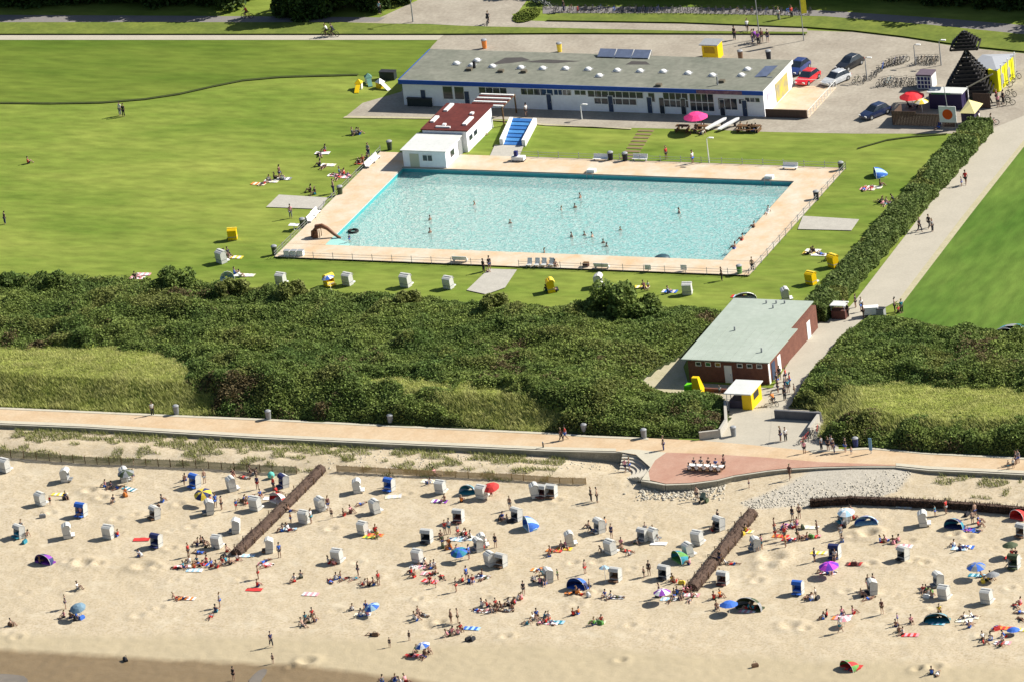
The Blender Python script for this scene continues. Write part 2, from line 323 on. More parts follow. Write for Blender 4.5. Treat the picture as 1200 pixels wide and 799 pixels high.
flat('sandy_strip', [(748, 452), (762, 459), (812, 464), (850, 464), (843, 459), (805, 456), (801, 430), (806, 420), (790, 418)], sandy)
flat('meadow_edge', [(405, 137), (560, 139), (640, 148), (740, 151), (740, 152.5), (560, 141), (402, 139)], sandy)
flat('slab', [(327, 229), (384, 232.5), (377, 246), (312, 243.5)], concrete)
flat('slab', [(941, 254), (1007, 258), (998, 271), (935, 269.5)], concrete)
flat('slab', [(573, 316), (606, 317), (592, 338), (570, 346), (547, 341)], concrete)
flat('slab', [(580, 171), (614, 172), (608, 186), (574, 184)], concrete)
strip('ditch', [(-60, 121), (60, 122), (120, 121), (170, 117), (210, 111), (250, 102), (285, 95), (330, 91), (380, 89.5), (420, 88.5)], 1.8, ditchm)
strip('ditch', [(1110, 158), (1070, 161), (1040, 165), (1005, 175)], 1.3, ditchm)
# promenade and its kerbs
inner = [(-200, 467), (0, 478), (180, 486), (320, 492), (480, 500), (650, 508), (690, 511), (760, 514), (822, 517), (870, 521), (950, 529), (1020, 525), (1087, 531), (1200, 537), (1300, 542)]
outer = [(-200, 485), (-60, 494.2), (0, 496.7), (100, 500.7), (300, 512.6), (480, 520.6), (640, 527.6), (722, 529.6)]
outer2 = [(1050, 546.6), (1090, 550.5), (1140, 552.6), (1200, 555.6), (1300, 560)]
inner_r = inner[::-1]
flat('promenade', outer + [(760, 536), (860, 540), (960, 546)] + outer2 + inner_r, prom)
flat('terracotta_platform', [(781, 531), (840, 533), (900, 537), (960, 542), (1060, 546), (1000, 546.7), (960, 547.6), (920, 549.6), (900, 551.6), (860, 557.6), (840, 562.6), (810, 566.4), (780, 567.4), (757, 562), (766, 540)], terra)
flat('pale_surround', [(722, 529.8), (740, 527), (781, 531), (768, 540), (760, 553), (762, 564), (752, 562.6), (762, 548), (745, 533)], kerbm)
def band(name, pts, w, m, dy=0): return flat(name, [(a, b-w+dy) for a, b in pts] + [(a, b+dy) for a, b in pts[::-1]], m)
band('kerb_strip', outer, 3.2, kerbm, -.05); band('kerb_strip', outer2, 3.2, kerbm, -.05)
band('kerb_strip', inner[:8], 2.2, kerbm, 2.2); band('kerb_strip', inner[10:], 2.2, kerbm, 2.2)
# low sea wall (copes the land against the beach)
wallm = mat('sea_wall_concrete', A(176, 170, 152), .9, .2, 1.2, scale2=6)
copem = mat('wall_coping', A(214, 208, 190), .9, .08, 1)
mb = MB()
for i in range(len(WW)-1):
    x0, y0, _ = WW[i]; x1, y1, _ = WW[i+1]; d = Vector((x1-x0, y1-y0, 0)); nrm = Vector((d.y, -d.x, 0)).normalized()*.12
    mb.add([(x0+nrm.x, y0+nrm.y, -1.7), (x1+nrm.x, y1+nrm.y, -1.7), (x1+nrm.x, y1+nrm.y, -.02), (x0+nrm.x, y0+nrm.y, -.02)], [(0, 1, 2, 3)], 0)
    mb.add([(x0+nrm.x*1.4, y0+nrm.y*1.4, -.02), (x1+nrm.x*1.4, y1+nrm.y*1.4, -.02), (x1+nrm.x*1.4, y1+nrm.y*1.4, .07), (x0+nrm.x*1.4, y0+nrm.y*1.4, .07),
            (x0-nrm.x*1.5, y0-nrm.y*1.5, .07), (x1-nrm.x*1.5, y1-nrm.y*1.5, .07)], [(0, 1, 2, 3), (3, 2, 5, 4)], 1)
fixed(mb.build('sea_wall', [wallm, copem]), 'low grey concrete sea wall between the promenade and the beach', 'wall', (400, 518))
# curved steps down to the beach
c = _c; root = empty('curved_steps', (c.x, c.y, 0)); R0 = 4.36
fixed(root, 'curved pale concrete steps fanning down from promenade to sand', 'steps', (745, 546))
stm = mat('step_concrete', A(222, 214, 196), .9, .08, 1.5)
for k in range(7):
    r1 = R0-.5*k; r0 = r1-.52; z = -.02-.17*k; m = MB(); n = 22; a0, a1 = radians(-32), radians(100)
    vs = []
    for i in range(n+1):
        a = a0+(a1-a0)*i/n
        vs += [(r1*cos(a), r1*sin(a), z), (r0*cos(a), r0*sin(a), z), (r0*cos(a), r0*sin(a), z-.5), (r1*cos(a), r1*sin(a), z-.5)]
    m.add(vs, [(4*i+j, 4*i+(j+1) % 4, 4*i+4+(j+1) % 4, 4*i+4+j) for i in range(n) for j in range(4)] + [(0, 3, 2, 1), (4*n, 4*n+1, 4*n+2, 4*n+3)])
    m.build('step', stm, root)
# ------------------------------------------------------------------ pool
def rect(name, x0, y0, x1, y1, m): return flat(name, [(x0, y0), (x1, y0), (x1, y1), (x0, y1)], m, world=True)
DX0, DX1, DY0, DY1 = -39.3, 21.7, 22.2, 57.0
for r in ((DX0, DY0, DX1, PY0), (DX0, PY1, DX1, DY1), (DX0, PY0, PX0, PY1), (PX1, PY0, DX1, PY1)): rect('pool_deck', *r, deckm)
cop = mat('pool_coping', A(226, 232, 232), .6, .05, 1.5); LZ[0] += .004; czz = LZ[0]
whitecop = MB()
for x0, y0, x1, y1 in ((PX0-.1, PY0-.75, PX1+1.3, PY0), (PX1, PY0, PX1+1.3, PY1), (PX0-.5, PY0-.75, PX0, PY1), (PX0, PY1, PX1+.9, PY1+.35)):
    whitecop.box(x0, y0, .0, x1, y1, .07 if x0 != PX1 else .076)
structure(whitecop.build('pool_edge', cop))
tile = mat('pool_tiles', A(186, 236, 230, 1), .4, .03, .4); _t = tile.node_tree; _N = _t.nodes; _g = _N.new('ShaderNodeNewGeometry'); _s = _N.new('ShaderNodeSeparateXYZ'); _m = _N.new('ShaderNodeMapRange'); _x = _N.new('ShaderNodeMix'); _x.data_type = 'RGBA'
_t.links.new(_g.outputs['Position'], _s.inputs[0]); _t.links.new(_s.outputs[0], _m.inputs[0]); _m.inputs[1].default_value = -28; _m.inputs[2].default_value = 4; _t.links.new(_m.outputs[0], _x.inputs[0])
_x.inputs[6].default_value = (*A(240, 250, 236, .9), 1); _x.inputs[7].default_value = (*A(170, 240, 238, .9), 1); _t.links.new(_x.outputs[2], _N['Principled BSDF'].inputs['Base Color'])
tealt = mat('pool_wall_tiles', A(70, 176, 180, .8), .4, .08, 1)
b = MB(); zf = -1.5
b.add([(PX0, PY0, zf), (PX1, PY0, zf), (PX1, PY1, zf), (PX0, PY1, zf)], [(0, 1, 2, 3)], 0)
for q0, q1 in (((PX0, PY0), (PX0, PY1)), ((PX0, PY1), (PX1, PY1)), ((PX1, PY1), (PX1, PY0)), ((PX1, PY0), (PX0, PY0))):
    b.add([(*q0, zf), (*q1, zf), (*q1, 0), (*q0, 0)], [(0, 1, 2, 3)], 1)
structure(b.build('pool_basin', [tile, tealt]))
wm, t, p = newmat('pool_water'); N = t.nodes; Lk = t.links
N.remove(p); g = N.new('ShaderNodeNewGeometry')
tr = N.new('ShaderNodeBsdfTransparent'); tr.inputs[0].default_value = (.92, 1, .99, 1)
df = N.new('ShaderNodeBsdfDiffuse')
n1 = N.new('ShaderNodeTexNoise'); n1.inputs['Scale'].default_value = 1.9; n1.inputs['Detail'].default_value = 4; n1.inputs['Distortion'].default_value = 1.2; Lk.new(g.outputs['Position'], n1.inputs['Vector'])
cr = N.new('ShaderNodeValToRGB'); cr.color_ramp.elements[0].position = .36; cr.color_ramp.elements[1].position = .68
cr.color_ramp.elements[0].color = (*A(172, 232, 226, .98), 1); cr.color_ramp.elements[1].color = (*A(236, 252, 246, 1), 1)  # ripple sparkle is painted into the diffuse colour as pale noise
Lk.new(n1.outputs[0], cr.inputs[0]); Lk.new(cr.outputs[0], df.inputs[0])
gl = N.new('ShaderNodeBsdfGlossy'); gl.inputs['Roughness'].default_value = .06
bp = N.new('ShaderNodeBump'); bp.inputs['Distance'].default_value = .13; Lk.new(n1.outputs[0], bp.inputs['Height'])
for s_ in (gl, df): Lk.new(bp.outputs[0], s_.inputs['Normal'])
m1 = N.new('ShaderNodeMixShader'); m1.inputs[0].default_value = .4; Lk.new(tr.outputs[0], m1.inputs[1]); Lk.new(df.outputs[0], m1.inputs[2])
fr = N.new('ShaderNodeFresnel'); fr.inputs[0].default_value = 1.33; Lk.new(bp.outputs[0], fr.inputs['Normal'])
m2 = N.new('ShaderNodeMixShader'); Lk.new(fr.outputs[0], m2.inputs[0]); Lk.new(m1.outputs[0], m2.inputs[1]); Lk.new(gl.outputs[0], m2.inputs[2])
Lk.new(m2.outputs[0], N['Material Output'].inputs[0])
b = MB(); b.add([(PX0, PY0, -.42), (PX1, PY0, -.42), (PX1, PY1, -.42), (PX0, PY1, -.42)], [(0, 1, 2, 3)]); structure(b.build('pool_water', wm))
# tide water in the corner of the beach
tw = mat('tide_water', A(150, 138, 120, .62), .15, .15, .6, spec=.8, bump=.01, bscale=2)
for pts in ([(-60, 792), (-20, 789.5), (5, 789), (18, 790), (28, 791.5), (32, 795), (33, 800), (28, 808), (5, 814), (-40, 815)], [(292, 796), (297, 790), (303, 785), (309, 783), (313, 784), (312, 789), (307, 796), (304, 803), (295, 806), (291, 801)]):
    vs = [P(a, b_, -2.35) for a, b_ in pts]; z = max(float(beachH(v.x, v.y)) for v in vs)+.01
    vs = [P(a, b_, z) for a, b_ in pts]; structure(MB().add(vs, [tuple(range(len(vs)))]).build('tide_pool', tw))
# fence round the deck
def post_fence(name, label, cat, pts, h, step, mpost, mnet, px, rails=2, group=None, slats=0, world=False):
    Pn = [Vector((*q, 0)) if world else ground(*q) for q in pts]; o = Pn[0].copy(); root = empty(name, o); fixed(root, label, cat, px, group)
    net = MB()
    for i in range(len(Pn)-1):
        a, b_ = Pn[i]-o, Pn[i+1]-o; L = (b_-a).length; k = max(1, round(L/step)); gz = lambda v: v.z
        for j in range(k+(i == len(Pn)-2)):
            v = a.lerp(b_, j/k); z = v.z
            MB().tube([(v.x, v.y, z-.2), (v.x, v.y, z+h+.06)], .04, 6).build('post', mpost, root)
        for r_ in range(rails):
            zz = h*(r_+.6)/rails if rails > 1 else h*.95
            net.tube([a+Vector((0, 0, zz)), b_+Vector((0, 0, zz))], .022, 4)
        if slats:
            ns = int(L/slats)
            for j in range(ns):
                v = a.lerp(b_, (j+.5)/ns); hh = h*random.uniform(.9, 1.02); d_ = (b_-a).normalized()*slats*.40
                net.add([v-d_, v+d_, v+d_+Vector((0, 0, hh)), v-d_+Vector((0, 0, hh))], [(0, 1, 2, 3)])
    net.build('netting' if slats else 'rail', mnet, root); return root
post_fence('deck_fence', 'thin grey rail fence along the beach side of the pool deck', 'fence', [(DX0, DY0), (-11.2, DY0)], .95, 2.6, grey, grey, (450, 306), 3, world=True)
post_fence('deck_fence', 'thin grey rail fence on the deck between slab and orange bin', 'fence', [(-7.6, DY0), (DX1, DY0)], .95, 2.6, grey, grey, (740, 316), 3, world=True)
post_fence('deck_fence', 'thin grey rail fence along the right side of the pool deck', 'fence', [(DX1, DY0), (DX1, DY1)], .95, 2.2, grey, grey, (950, 250), 3, world=True)
post_fence('deck_fence', 'thin grey rail fence along the left side of the pool deck', 'fence', [(DX0, DY0), (DX0, DY1)], .95, 2.6, grey, grey, (385, 240), 3, world=True)
post_fence('deck_fence', 'thin grey rail fence between the pool deck and upper lawn', 'fence', [(-21, DY1), (DX1, DY1)], .95, 2.6, grey, grey, (760, 191), 3, world=True)
khaki = mat('khaki_netting', A(150, 150, 112), .9, .15, 3); straw = mat('straw_netting', A(206, 176, 126), .9, .12, 3)
post_fence('sand_fence', 'khaki sand-catching fence on the left part of the beach', 'fence', [(-40, 534), (13, 536), (58, 540), (114, 544), (200, 547), (260, 550), (305, 553), (348, 555)], .98, 1.6, wood, khaki, (170, 545), 2, slats=.10)
post_fence('sand_fence', 'straw coloured sand-catching fence in the middle of the beach', 'fence', [(395, 552), (488, 557), (549, 560), (600, 562), (656, 566), (687, 567)], .8, 1.6, straw, straw, (560, 560), 2, slats=.12)
# ------------------------------------------------------------------ brushwood groynes
brush = mat('brushwood', A(84, 66, 58), .95, .3, 3, c2=A(112, 92, 78), island=.35)
def sticks(n, fpos, L, w, spread, m=0):
    V = np.zeros((n*4, 3)); 
    for i in range(n):
        p_, d_ = fpos(); d_ = (d_ + Vector((random.gauss(0, spread), random.gauss(0, spread), random.gauss(0, spread*.6)))).normalized()
        s_ = d_.cross(Vector((random.random()-.5, random.random()-.5, random.random()+.3))).normalized()*w; l_ = d_*L*random.uniform(.5, 1)/2
        for k, q in enumerate((p_-l_-s_, p_+l_-s_, p_+l_+s_, p_-l_+s_)): V[i*4+k] = q
    return V, np.arange(n*4).reshape(-1, 4)
def groyne(pa, pb, label, px, w=.62, h=.95, end=1):
    a, b_ = ground(*pa), ground(*pb); o = a.copy(); root = empty('groyne', o); fixed(root, label, 'groyne', px)
    L = (b_-a).length; d = (b_-a).normalized(); s_ = Vector((-d.y, d.x, 0)).normalized(); core = MB(); n = int(L/.5); prof = [(-1, -.4), (-.95, .45), (-.55, .85), (0, 1), (.55, .85), (.95, .45), (1, -.4)]
    vs = []
    for i in range(n+1):
        q = a+(b_-a)*i/n; q.z = float(beachH(q.x, q.y)) if i else a.z
        for u, v in prof: vs.append(q-o+s_*(u*w*(1+random.uniform(-.07, .07)))+Vector((0, 0, v*h*(1+random.uniform(-.09, .07)))))
    k = len(prof); core.add(vs, [(i*k+j, i*k+k+j, i*k+k+j+1, i*k+j+1) for i in range(n) for j in range(k-1)] + [tuple(range(k)), tuple(range(n*k, n*k+k))[::-1]])
    core.build('core', brush, root)
    def fp():
        u = random.uniform(-1, 1); f = random.random(); q = a.lerp(b_, f)-o; zb = float(beachH(q.x+o.x, q.y+o.y))-o.z
        q.z = zb; return q+s_*u*w*1.05+Vector((0, 0, h*(1-u*u*.75)*random.uniform(.5, 1.06))), d
    V, F = sticks(int(L*110), fp, 1.0, .03, .28); npmesh('brushwood', V, F, brush, parent=root)
    for i in range(int(L/2.2)):
        for sg in (-1, 1):
            q = a.lerp(b_, (i+.5)/int(L/2.2)); z = float(beachH(q.x, q.y)); v = q-o+s_*sg*w*1.1
            MB().tube([(v.x, v.y, z-o.z-.2), (v.x, v.y, z-o.z+h*random.uniform(.8, 1.05))], .05, 5).build('post', wood, root)
groyne((277, 650), (376, 551), 'dark brown brushwood groyne in the left half of the beach', (325, 600), .66, .85)
groyne((811, 692), (881, 604), 'dark brown brushwood groyne running down to the dark parasol group', (845, 645), .74, .95)
bw = empty('brushwood_wall', ground(950, 593)); fixed(bw, 'long low dark brushwood wall across the right of the beach', 'wall', (1080, 590)); o = bw.location
Pn = [ground(*q) for q in ((950, 593), (1000, 589.5), (1080, 593), (1140, 597), (1200, 602), (1280, 607))]
for q in Pn: q.z = float(beachH(q.x, q.y))
mb = MB()
for a, b_ in zip(Pn, Pn[1:]):
    d = (b_-a).normalized(); s_ = Vector((-d.y, d.x, 0))*.3; up = Vector((0, 0, .8)); dn = Vector((0, 0, -.42))
    mb.add([a-o-s_+dn, b_-o-s_+dn, b_-o-s_+up, a-o-s_+up, b_-o+s_+up, a-o+s_+up, a-o+s_+dn, b_-o+s_+dn], [(0, 1, 2, 3), (3, 2, 4, 5), (5, 4, 7, 6), (0, 3, 5, 6), (1, 7, 4, 2)])
mb.build('core', brush, bw)
def fp2():
    i = random.randrange(len(Pn)-1); a, b_ = Pn[i], Pn[i+1]; d = (b_-a).normalized(); s_ = Vector((-d.y, d.x, 0))
    return a.lerp(b_, random.random())-o+s_*random.choice((-.33, -.33, 0, .3))+Vector((0, 0, random.uniform(0, .88))), (d if random.random() < .5 else Vector((0, 0, 1)))
V, F = sticks(5000, fp2, .7, .03, .25); npmesh('brushwood', V, F, brush, parent=bw)
# ------------------------------------------------------------------ vegetation
def leafmesh(name, Pt, size, mats, mi=None, bias=.5, parent=None, aspect=.7):
    n = len(Pt); nv = rng.normal(size=(n, 3)); nv[:, 2] = np.abs(nv[:, 2])+bias; nv /= np.linalg.norm(nv, axis=1)[:, None]
    tv = rng.normal(size=(n, 3)); a = np.cross(nv, tv); a /= np.linalg.norm(a, axis=1)[:, None]; b = np.cross(nv, a)
    s = np.asarray(size).reshape(-1, 1)*np.ones((n, 1)); a = a*s; b = b*s*aspect
    V = np.stack([Pt-a-b*.3, Pt-b*.9+a*.2, Pt+a+b*.2, Pt+b*.9-a*.15], 1).reshape(-1, 3)
    return npmesh(name, V, np.arange(4*n).reshape(-1, 4), mats, mi, parent=parent)
def blademesh(name, B, h, wdt, lean, mats, mi=None, parent=None):
    n = len(B); a = rng.uniform(0, pi, n); dx = np.stack([np.cos(a), np.sin(a), 0*a], -1)*np.asarray(wdt).reshape(-1, 1)*np.ones((n, 1)); hh = np.asarray(h).reshape(-1, 1)*np.ones((n, 1))
    tip = B+np.concatenate([rng.normal(lean[0], .25, (n, 1)), rng.normal(lean[1], .25, (n, 1)), np.ones((n, 1))], 1)*hh
    V = np.stack([B-dx, B+dx, tip+dx*.3, tip-dx*.3], 1).reshape(-1, 3)
    return npmesh(name, V, np.arange(4*n).reshape(-1, 4), mats, mi, parent=parent)
leafA = mat('shrub_leaves', A(88, 116, 56, .78), .75, .3, .14, c2=A(146, 160, 82, .8), translucent=.3, scale2=1.2, island=.38, spec=.2)
leafB = mat('olive_shrub_leaves', A(134, 146, 72, .7), .75, .2, .3, c2=A(148, 154, 88, .7), translucent=.3, island=.35, spec=.2)
leafC = mat('brown_shrub_twigs', A(118, 104, 66, .62), .8, .2, .6, c2=A(132, 118, 80, .62), island=.3, translucent=.2)
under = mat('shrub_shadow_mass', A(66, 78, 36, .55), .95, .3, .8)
reed = mat('dune_grass', A(172, 182, 98, .75), .9, .15, .35, c2=A(210, 208, 140, .75), translucent=.3, island=.25, scale2=1.5, spec=.1)
reedbase = mat('dune_grass_turf', A(140, 156, 66, .75), .95, .2, .5, c2=A(178, 182, 98, .75), scale2=3, spec=.1)
hedgeleaf = mat('hedge_leaves', A(96, 118, 60, .8), .75, .25, .4, c2=A(128, 144, 80, .8), translucent=.3, island=.35, spec=.2)
treeleaf = mat('tree_leaves', A(52, 80, 34, .6), .75, .25, .3, c2=A(84, 108, 44, .6), island=.35, spec=.2)
bark = mat('bark', A(90, 75, 60), .9, .25, 4, bump=.02)
def W(pts, z=0): return [P(a, b, z) for a, b in pts]
POLA = W([(-260, 462), (0, 477), (180, 485), (320, 491.5), (480, 499), (650, 507), (690, 510), (760, 513), (842, 513), (853, 490), (846, 466), (812, 465), (762, 460), (746, 452), (766, 435), (798, 418), (850, 368), (700, 364), (600, 362), (545, 357), (400, 350), (330, 348), (200, 339), (100, 336), (0, 333), (-260, 322)])
POLB = W([(1014, 377), (982, 402), (966, 422), (944, 450), (928, 478), (962, 482), (966, 497), (958, 512), (975, 520), (1003, 524), (1087, 531), (1200, 536), (1400, 546), (1400, 402), (1200, 395), (1119, 391), (1071, 383), (1040, 374)])
GA = W([(-300, 392), (60, 402), (140, 404), (213, 410), (228, 432), (236, 460), (240, 500), (-300, 500)], 1.8)
GA2 = W([(418, 441), (520, 445), (610, 461), (650, 484), (625, 500), (560, 486), (500, 470), (430, 460)], 1.8)
GB = W([(1004, 441), (1050, 438), (1124, 447), (1440, 447), (1440, 503), (1129, 497), (1045, 494), (955, 490), (944, 472), (960, 452)], 2.0)
XE0 = P(690, 490).x
def dterr(x, y, pol):
    d = pdist(x, y, pol); d = np.where(inside(x, y, pol), d, 0); f = smooth01((wallY(x)+24-y)/12); g_ = 1-.72*smooth01((x-XE0)/9)*(x < XE0+16); return (.9+1.4*f)*g_*smooth01(d/5.5)+.5*(vnoise(x, y, 9)-.5)*smooth01(d/4), d
def reedsd(x, y):
    r = np.full(np.shape(x), -99.)
    for g_, o_ in ((GA, 0), (GB, 0), (GA2, -.9)): r = np.maximum(r, np.where(inside(x, y, g_), 1, -1)*pdist(x, y, g_)+o_)
    return r+3.2*(vnoise(x, y, 3.1)-.5)+1.6*(vnoise(x, y, 1.1)-.5)
def reedmask(x, y, f=0): return reedsd(x, y) > f
def canopy(x, y, d): return smooth01((d+.4)/1.4)*smooth01((1.2-reedsd(x, y))/3.0)*(.25+1.5*vnoise(x, y, 3.3)**1.6+.5*vnoise(x+50, y, 1.1))
for pol, nm, n_leaf, ext in ((POLA, 'left', 430000, (-105, 42)), (POLB, 'right', 150000, (32, 112))):
    ys = [q.y for q in pol]; gx = np.arange(max(min(q.x for q in pol), ext[0]), min(max(q.x for q in pol), ext[1]), .45); gy = np.arange(min(ys), max(ys), .45)
    X, Y = np.meshgrid(gx, gy); T, d = dterr(X, Y, pol); rm = reedmask(X, Y); Z = T+np.where(rm, 0.02, canopy(X, Y, d)*.72)-.02
    V = np.stack([X, Y, Z], -1).reshape(-1, 3); nx = len(gx); I = (np.arange(len(gy)-1)[:, None]*nx+np.arange(nx-1)[None]).ravel(); F = np.stack([I, I+1, I+nx+1, I+nx], -1)
    keep = (d.ravel()[F] > 0).any(1); F = F[keep]; rmi = rm.ravel()[F].sum(1) >= 2
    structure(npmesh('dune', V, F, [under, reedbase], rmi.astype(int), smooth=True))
    x0, x1, y0, y1 = gx[0], gx[-1], gy[0], gy[-1]; n = n_leaf*2
    x = rng.uniform(x0, x1, n); y = rng.uniform(y0, y1, n); T, d = dterr(x, y, pol); k = (d > .02) & (reedsd(x, y) < rng.normal(.3, .6, n)); x, y, T, d = x[k][:n_leaf], y[k][:n_leaf], T[k][:n_leaf], d[k][:n_leaf]
    c_ = canopy(x, y, d); z = T+c_*rng.uniform(.62, 1.12, len(x))+rng.uniform(0, .12, len(x)); mi = (vnoise(x, y, 3.5)+.2*rng.random(len(x)) > .86).astype(int); mi = np.where((vnoise(x+90, y, 6)*.7+vnoise(x, y, 1.7)*.3+.15*rng.random(len(x)) > .86) & (mi == 0), 2, mi)
    stuff(leafmesh('shrubs', np.stack([x, y, z], -1), rng.uniform(.08, .19, len(x)), [leafA, leafB, leafC], mi), f'dense low dark green shrubs on the dune {nm} of the path', 'shrubs')
    n = 70000 if nm == 'left' else 40000; x = rng.uniform(x0, x1, n*5); y = rng.uniform(y0, y1, n*5); k = inside(x, y, pol) & (reedsd(x, y) > rng.normal(-.6, .8, n*5)); x, y = x[k][:n], y[k][:n]; T, d = dterr(x, y, pol)
    B = np.stack([x, y, T-.03], -1); hh = np.where(d < 5, rng.uniform(.3, .65, len(x)), rng.uniform(.12, .3, len(x)))*(.6+.8*vnoise(x, y, 1.6))
    stuff(blademesh('dune_grass', B, hh, .05, (-.35, -.1), reed), f'pale yellow-green dune grass on the dune {nm} of the path', 'grass')
# marram along the sea wall, thin scrub on the sand
n = 75000; px = rng.uniform(-105, 74, n); d = rng.uniform(.3, 7.5, n); k = vnoise(px, d*1.5, 1.5)*np.where(d < 2.8, 1.35, .72)*np.where((px > -50) & (px < 19), 1, np.where((px > 64), .7, .15)) > .42
px, d = px[k], d[k]; py = wallY(px)-d; B = np.stack([px, py, beachH(px, py)-.03], -1)
stuff(blademesh('marram_grass', B, rng.uniform(.15, .5, len(px)), .035, (-.3, 0), mat('marram', A(156, 160, 92), .9, .2, .6, island=.3)), 'straggling marram grass on the sand below the sea wall', 'grass')
# stones of the revetment
def rocks(name, pts, s0, s1, m, label):
    ico = [Vector(v) for v in ((0, 0, 1), (.9, 0, .4), (.28, .85, .4), (-.72, .52, .4), (-.72, -.52, .4), (.28, -.85, .4), (.7, .5, -.4), (-.28, .85, -.4), (-.9, 0, -.4), (-.28, -.85, -.4), (.7, -.5, -.4))]
    fs = [(0, 1, 2), (0, 2, 3), (0, 3, 4), (0, 4, 5), (0, 5, 1), (1, 6, 2), (2, 6, 7), (2, 7, 3), (3, 7, 8), (3, 8, 4), (4, 8, 9), (4, 9, 5), (5, 9, 10), (5, 10, 1), (1, 10, 6)]
    V = []; F = []
    for x, y in pts:
        s_ = random.uniform(s0, s1); a = random.uniform(0, 6.3); z = float(beachH(x, y)) if y < wallY(x) else 0; o_ = len(V); sx, sy, sz = (random.uniform(.7, 1.2) for _ in range(3))
        V += [(x+s_*(v.x*sx*cos(a)-v.y*sy*sin(a)), y+s_*(v.x*sx*sin(a)+v.y*sy*cos(a)), z+s_*(v.z*sz*.8+.2)) for v in ico]; F += [tuple(i+o_ for i in f) for f in fs]
    o = npmesh(name, V, F, m); stuff(o, label, 'stones')
rockm = mat('grey_stone', A(214, 206, 188), .9, .15, 2, island=.22)
pts = []
while len(pts) < 900:
    q = P(random.uniform(865, 1070), random.uniform(546, 592), -.5)
    if inside(q.x, q.y, STONE) and pdist(q.x, q.y, [P(868, 586, -.4), P(1005, 589, -.4), P(1060, 573, -.4)], False) < random.uniform(0, 7): pts.append((q.x, q.y))
rocks('stones', pts, .05, .13, rockm, 'loose grey stones of the revetment beside the terracotta platform')
pts = []
while len(pts) < 500:
    q = P(random.uniform(730, 850), random.uniform(566, 586), -.8); dd_ = wallY(q.x)-q.y
    if dd_ > .3 and random.random() < exp(-dd_/1.8): pts.append((q.x, q.y))
rocks('stones', pts, .06, .2, rockm, 'small grey stones at the foot of the platform wall')
pts = []
while len(pts) < 500:
    q = P(random.uniform(380, 735), random.uniform(524, 552), -.8); dd_ = wallY(q.x)-q.y
    if dd_ > .3 and random.random() < exp(-dd_/5): pts.append((q.x, q.y))
rocks('rubble', pts, .04, .12, rockm, 'scattered small rubble on the sand above the straw fence')
# hedge
hx0, hx1, hy0, hy1 = 32.9, 36.0, 9.5, 70.5
hd = empty('hedge', ((hx0+hx1)/2, hy0, 0)); fixed(hd, 'long dark green hedge between the pool lawn and the pale path', 'hedge', (1050, 262))
def hw(y): return 1+.10*np.sin(y*1.7)+.22*(vnoise(y, 0*y, 2.2)-.5)
n = 52000; y = rng.uniform(hy0, hy1, n); u = rng.uniform(-1, 1, n); v = rng.uniform(0, 1, n); face = rng.random(n); H_ = 1.55+.55*vnoise(y, u*1.5, 1.6)
edge_ = face < .5; xx = np.where(edge_, np.sign(u)*rng.uniform(.88, 1.05, n), u)*(hx1-hx0)/2*hw(y); zz = np.where(edge_, v*H_, H_*(1-.22*np.abs(u)**3)+rng.normal(0, .1, n))
leafmesh('foliage', np.stack([xx, y-hy0, zz], -1), rng.uniform(.1, .24, n), [hedgeleaf, leafB], (vnoise(y, xx, 2) > .8).astype(int), parent=hd)
ends = rng.random((3000, 3)); leafmesh('foliage', np.stack([(ends[:, 0]*2-1)*1.5, np.where(ends[:, 1] < .5, .0, hy1-hy0)+rng.normal(0, .12, 3000), ends[:, 2]*1.9], -1), .18, hedgeleaf, parent=hd)
mb = MB(); ny = 80
prof = [(-1, 0), (-1, .8), (-.6, .95), (.6, .95), (1, .8), (1, 0)]
vs = []
for i in range(ny+1):
    yy = hy0+(hy1-hy0)*i/ny
    for a, b_ in prof: vs.append((a*1.35*float(hw(np.array(yy))), yy-hy0, b_*1.6))
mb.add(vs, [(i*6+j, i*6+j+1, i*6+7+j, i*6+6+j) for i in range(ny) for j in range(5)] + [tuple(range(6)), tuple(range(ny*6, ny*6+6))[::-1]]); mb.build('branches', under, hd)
# single shrubs and trees
def crown_pts(n, r, h, lobes, seed):
    g = np.random.default_rng(seed); C = np.stack([g.uniform(-.6, .6, lobes)*r, g.uniform(-.6, .6, lobes)*r, g.uniform(.35, .9, lobes)*h], -1); R = g.uniform(.32, .55, lobes)*r
    i = g.integers(0, lobes, n); d = g.normal(size=(n, 3)); d /= np.linalg.norm(d, axis=1)[:, None]; q = C[i]+d*(R[i]*g.uniform(.72, 1.06, n))[:, None]; q[:, 2] = np.maximum(q[:, 2], .12); return q
def make_bush(r, h, seed, leaf=leafA, n=5200):
    root = empty('shrub', (0, 0, 0)); leafmesh('foliage', crown_pts(n, r, h, 13, seed), rng.uniform(.12, .26, n), leaf, parent=root); m = MB(); rd = random.Random(seed)
    for k in range(6):
        a = rd.uniform(0, 6.3); m.tube([(0, 0, -.2), (cos(a)*r*.3, sin(a)*r*.3, h*.5), (cos(a)*r*.5, sin(a)*r*.5, h*.8)], [.09, .05, .02], 5)
    m.build('stem', bark, root); return root
def make_tree(r, h, seed):
    root = empty('tree', (0, 0, 0)); n = 12000; q = crown_pts(n, r, h, 26, seed); q[:, 2] = np.maximum((q[:, 2]-.25*h)*1.3, .1+rng.random(n)*.4); leafmesh('crown', q, rng.uniform(.16, .36, n), treeleaf, parent=root)
    rd = random.Random(seed); m = MB().tube([(0, 0, -.2), (.1, 0, h*.4), (.2, .1, h*.75)], [.28, .2, .06], 8)
    for k in range(7):
        a = rd.uniform(0, 6.3); z = h*rd.uniform(.15, .5); m.tube([(0, 0, z), (cos(a)*r*.35, sin(a)*r*.35, z+h*.15), (cos(a)*r*.6, sin(a)*r*.6, z+h*.25)], [.1, .06, .02], 5)
    m.build('trunk', bark, root); return root
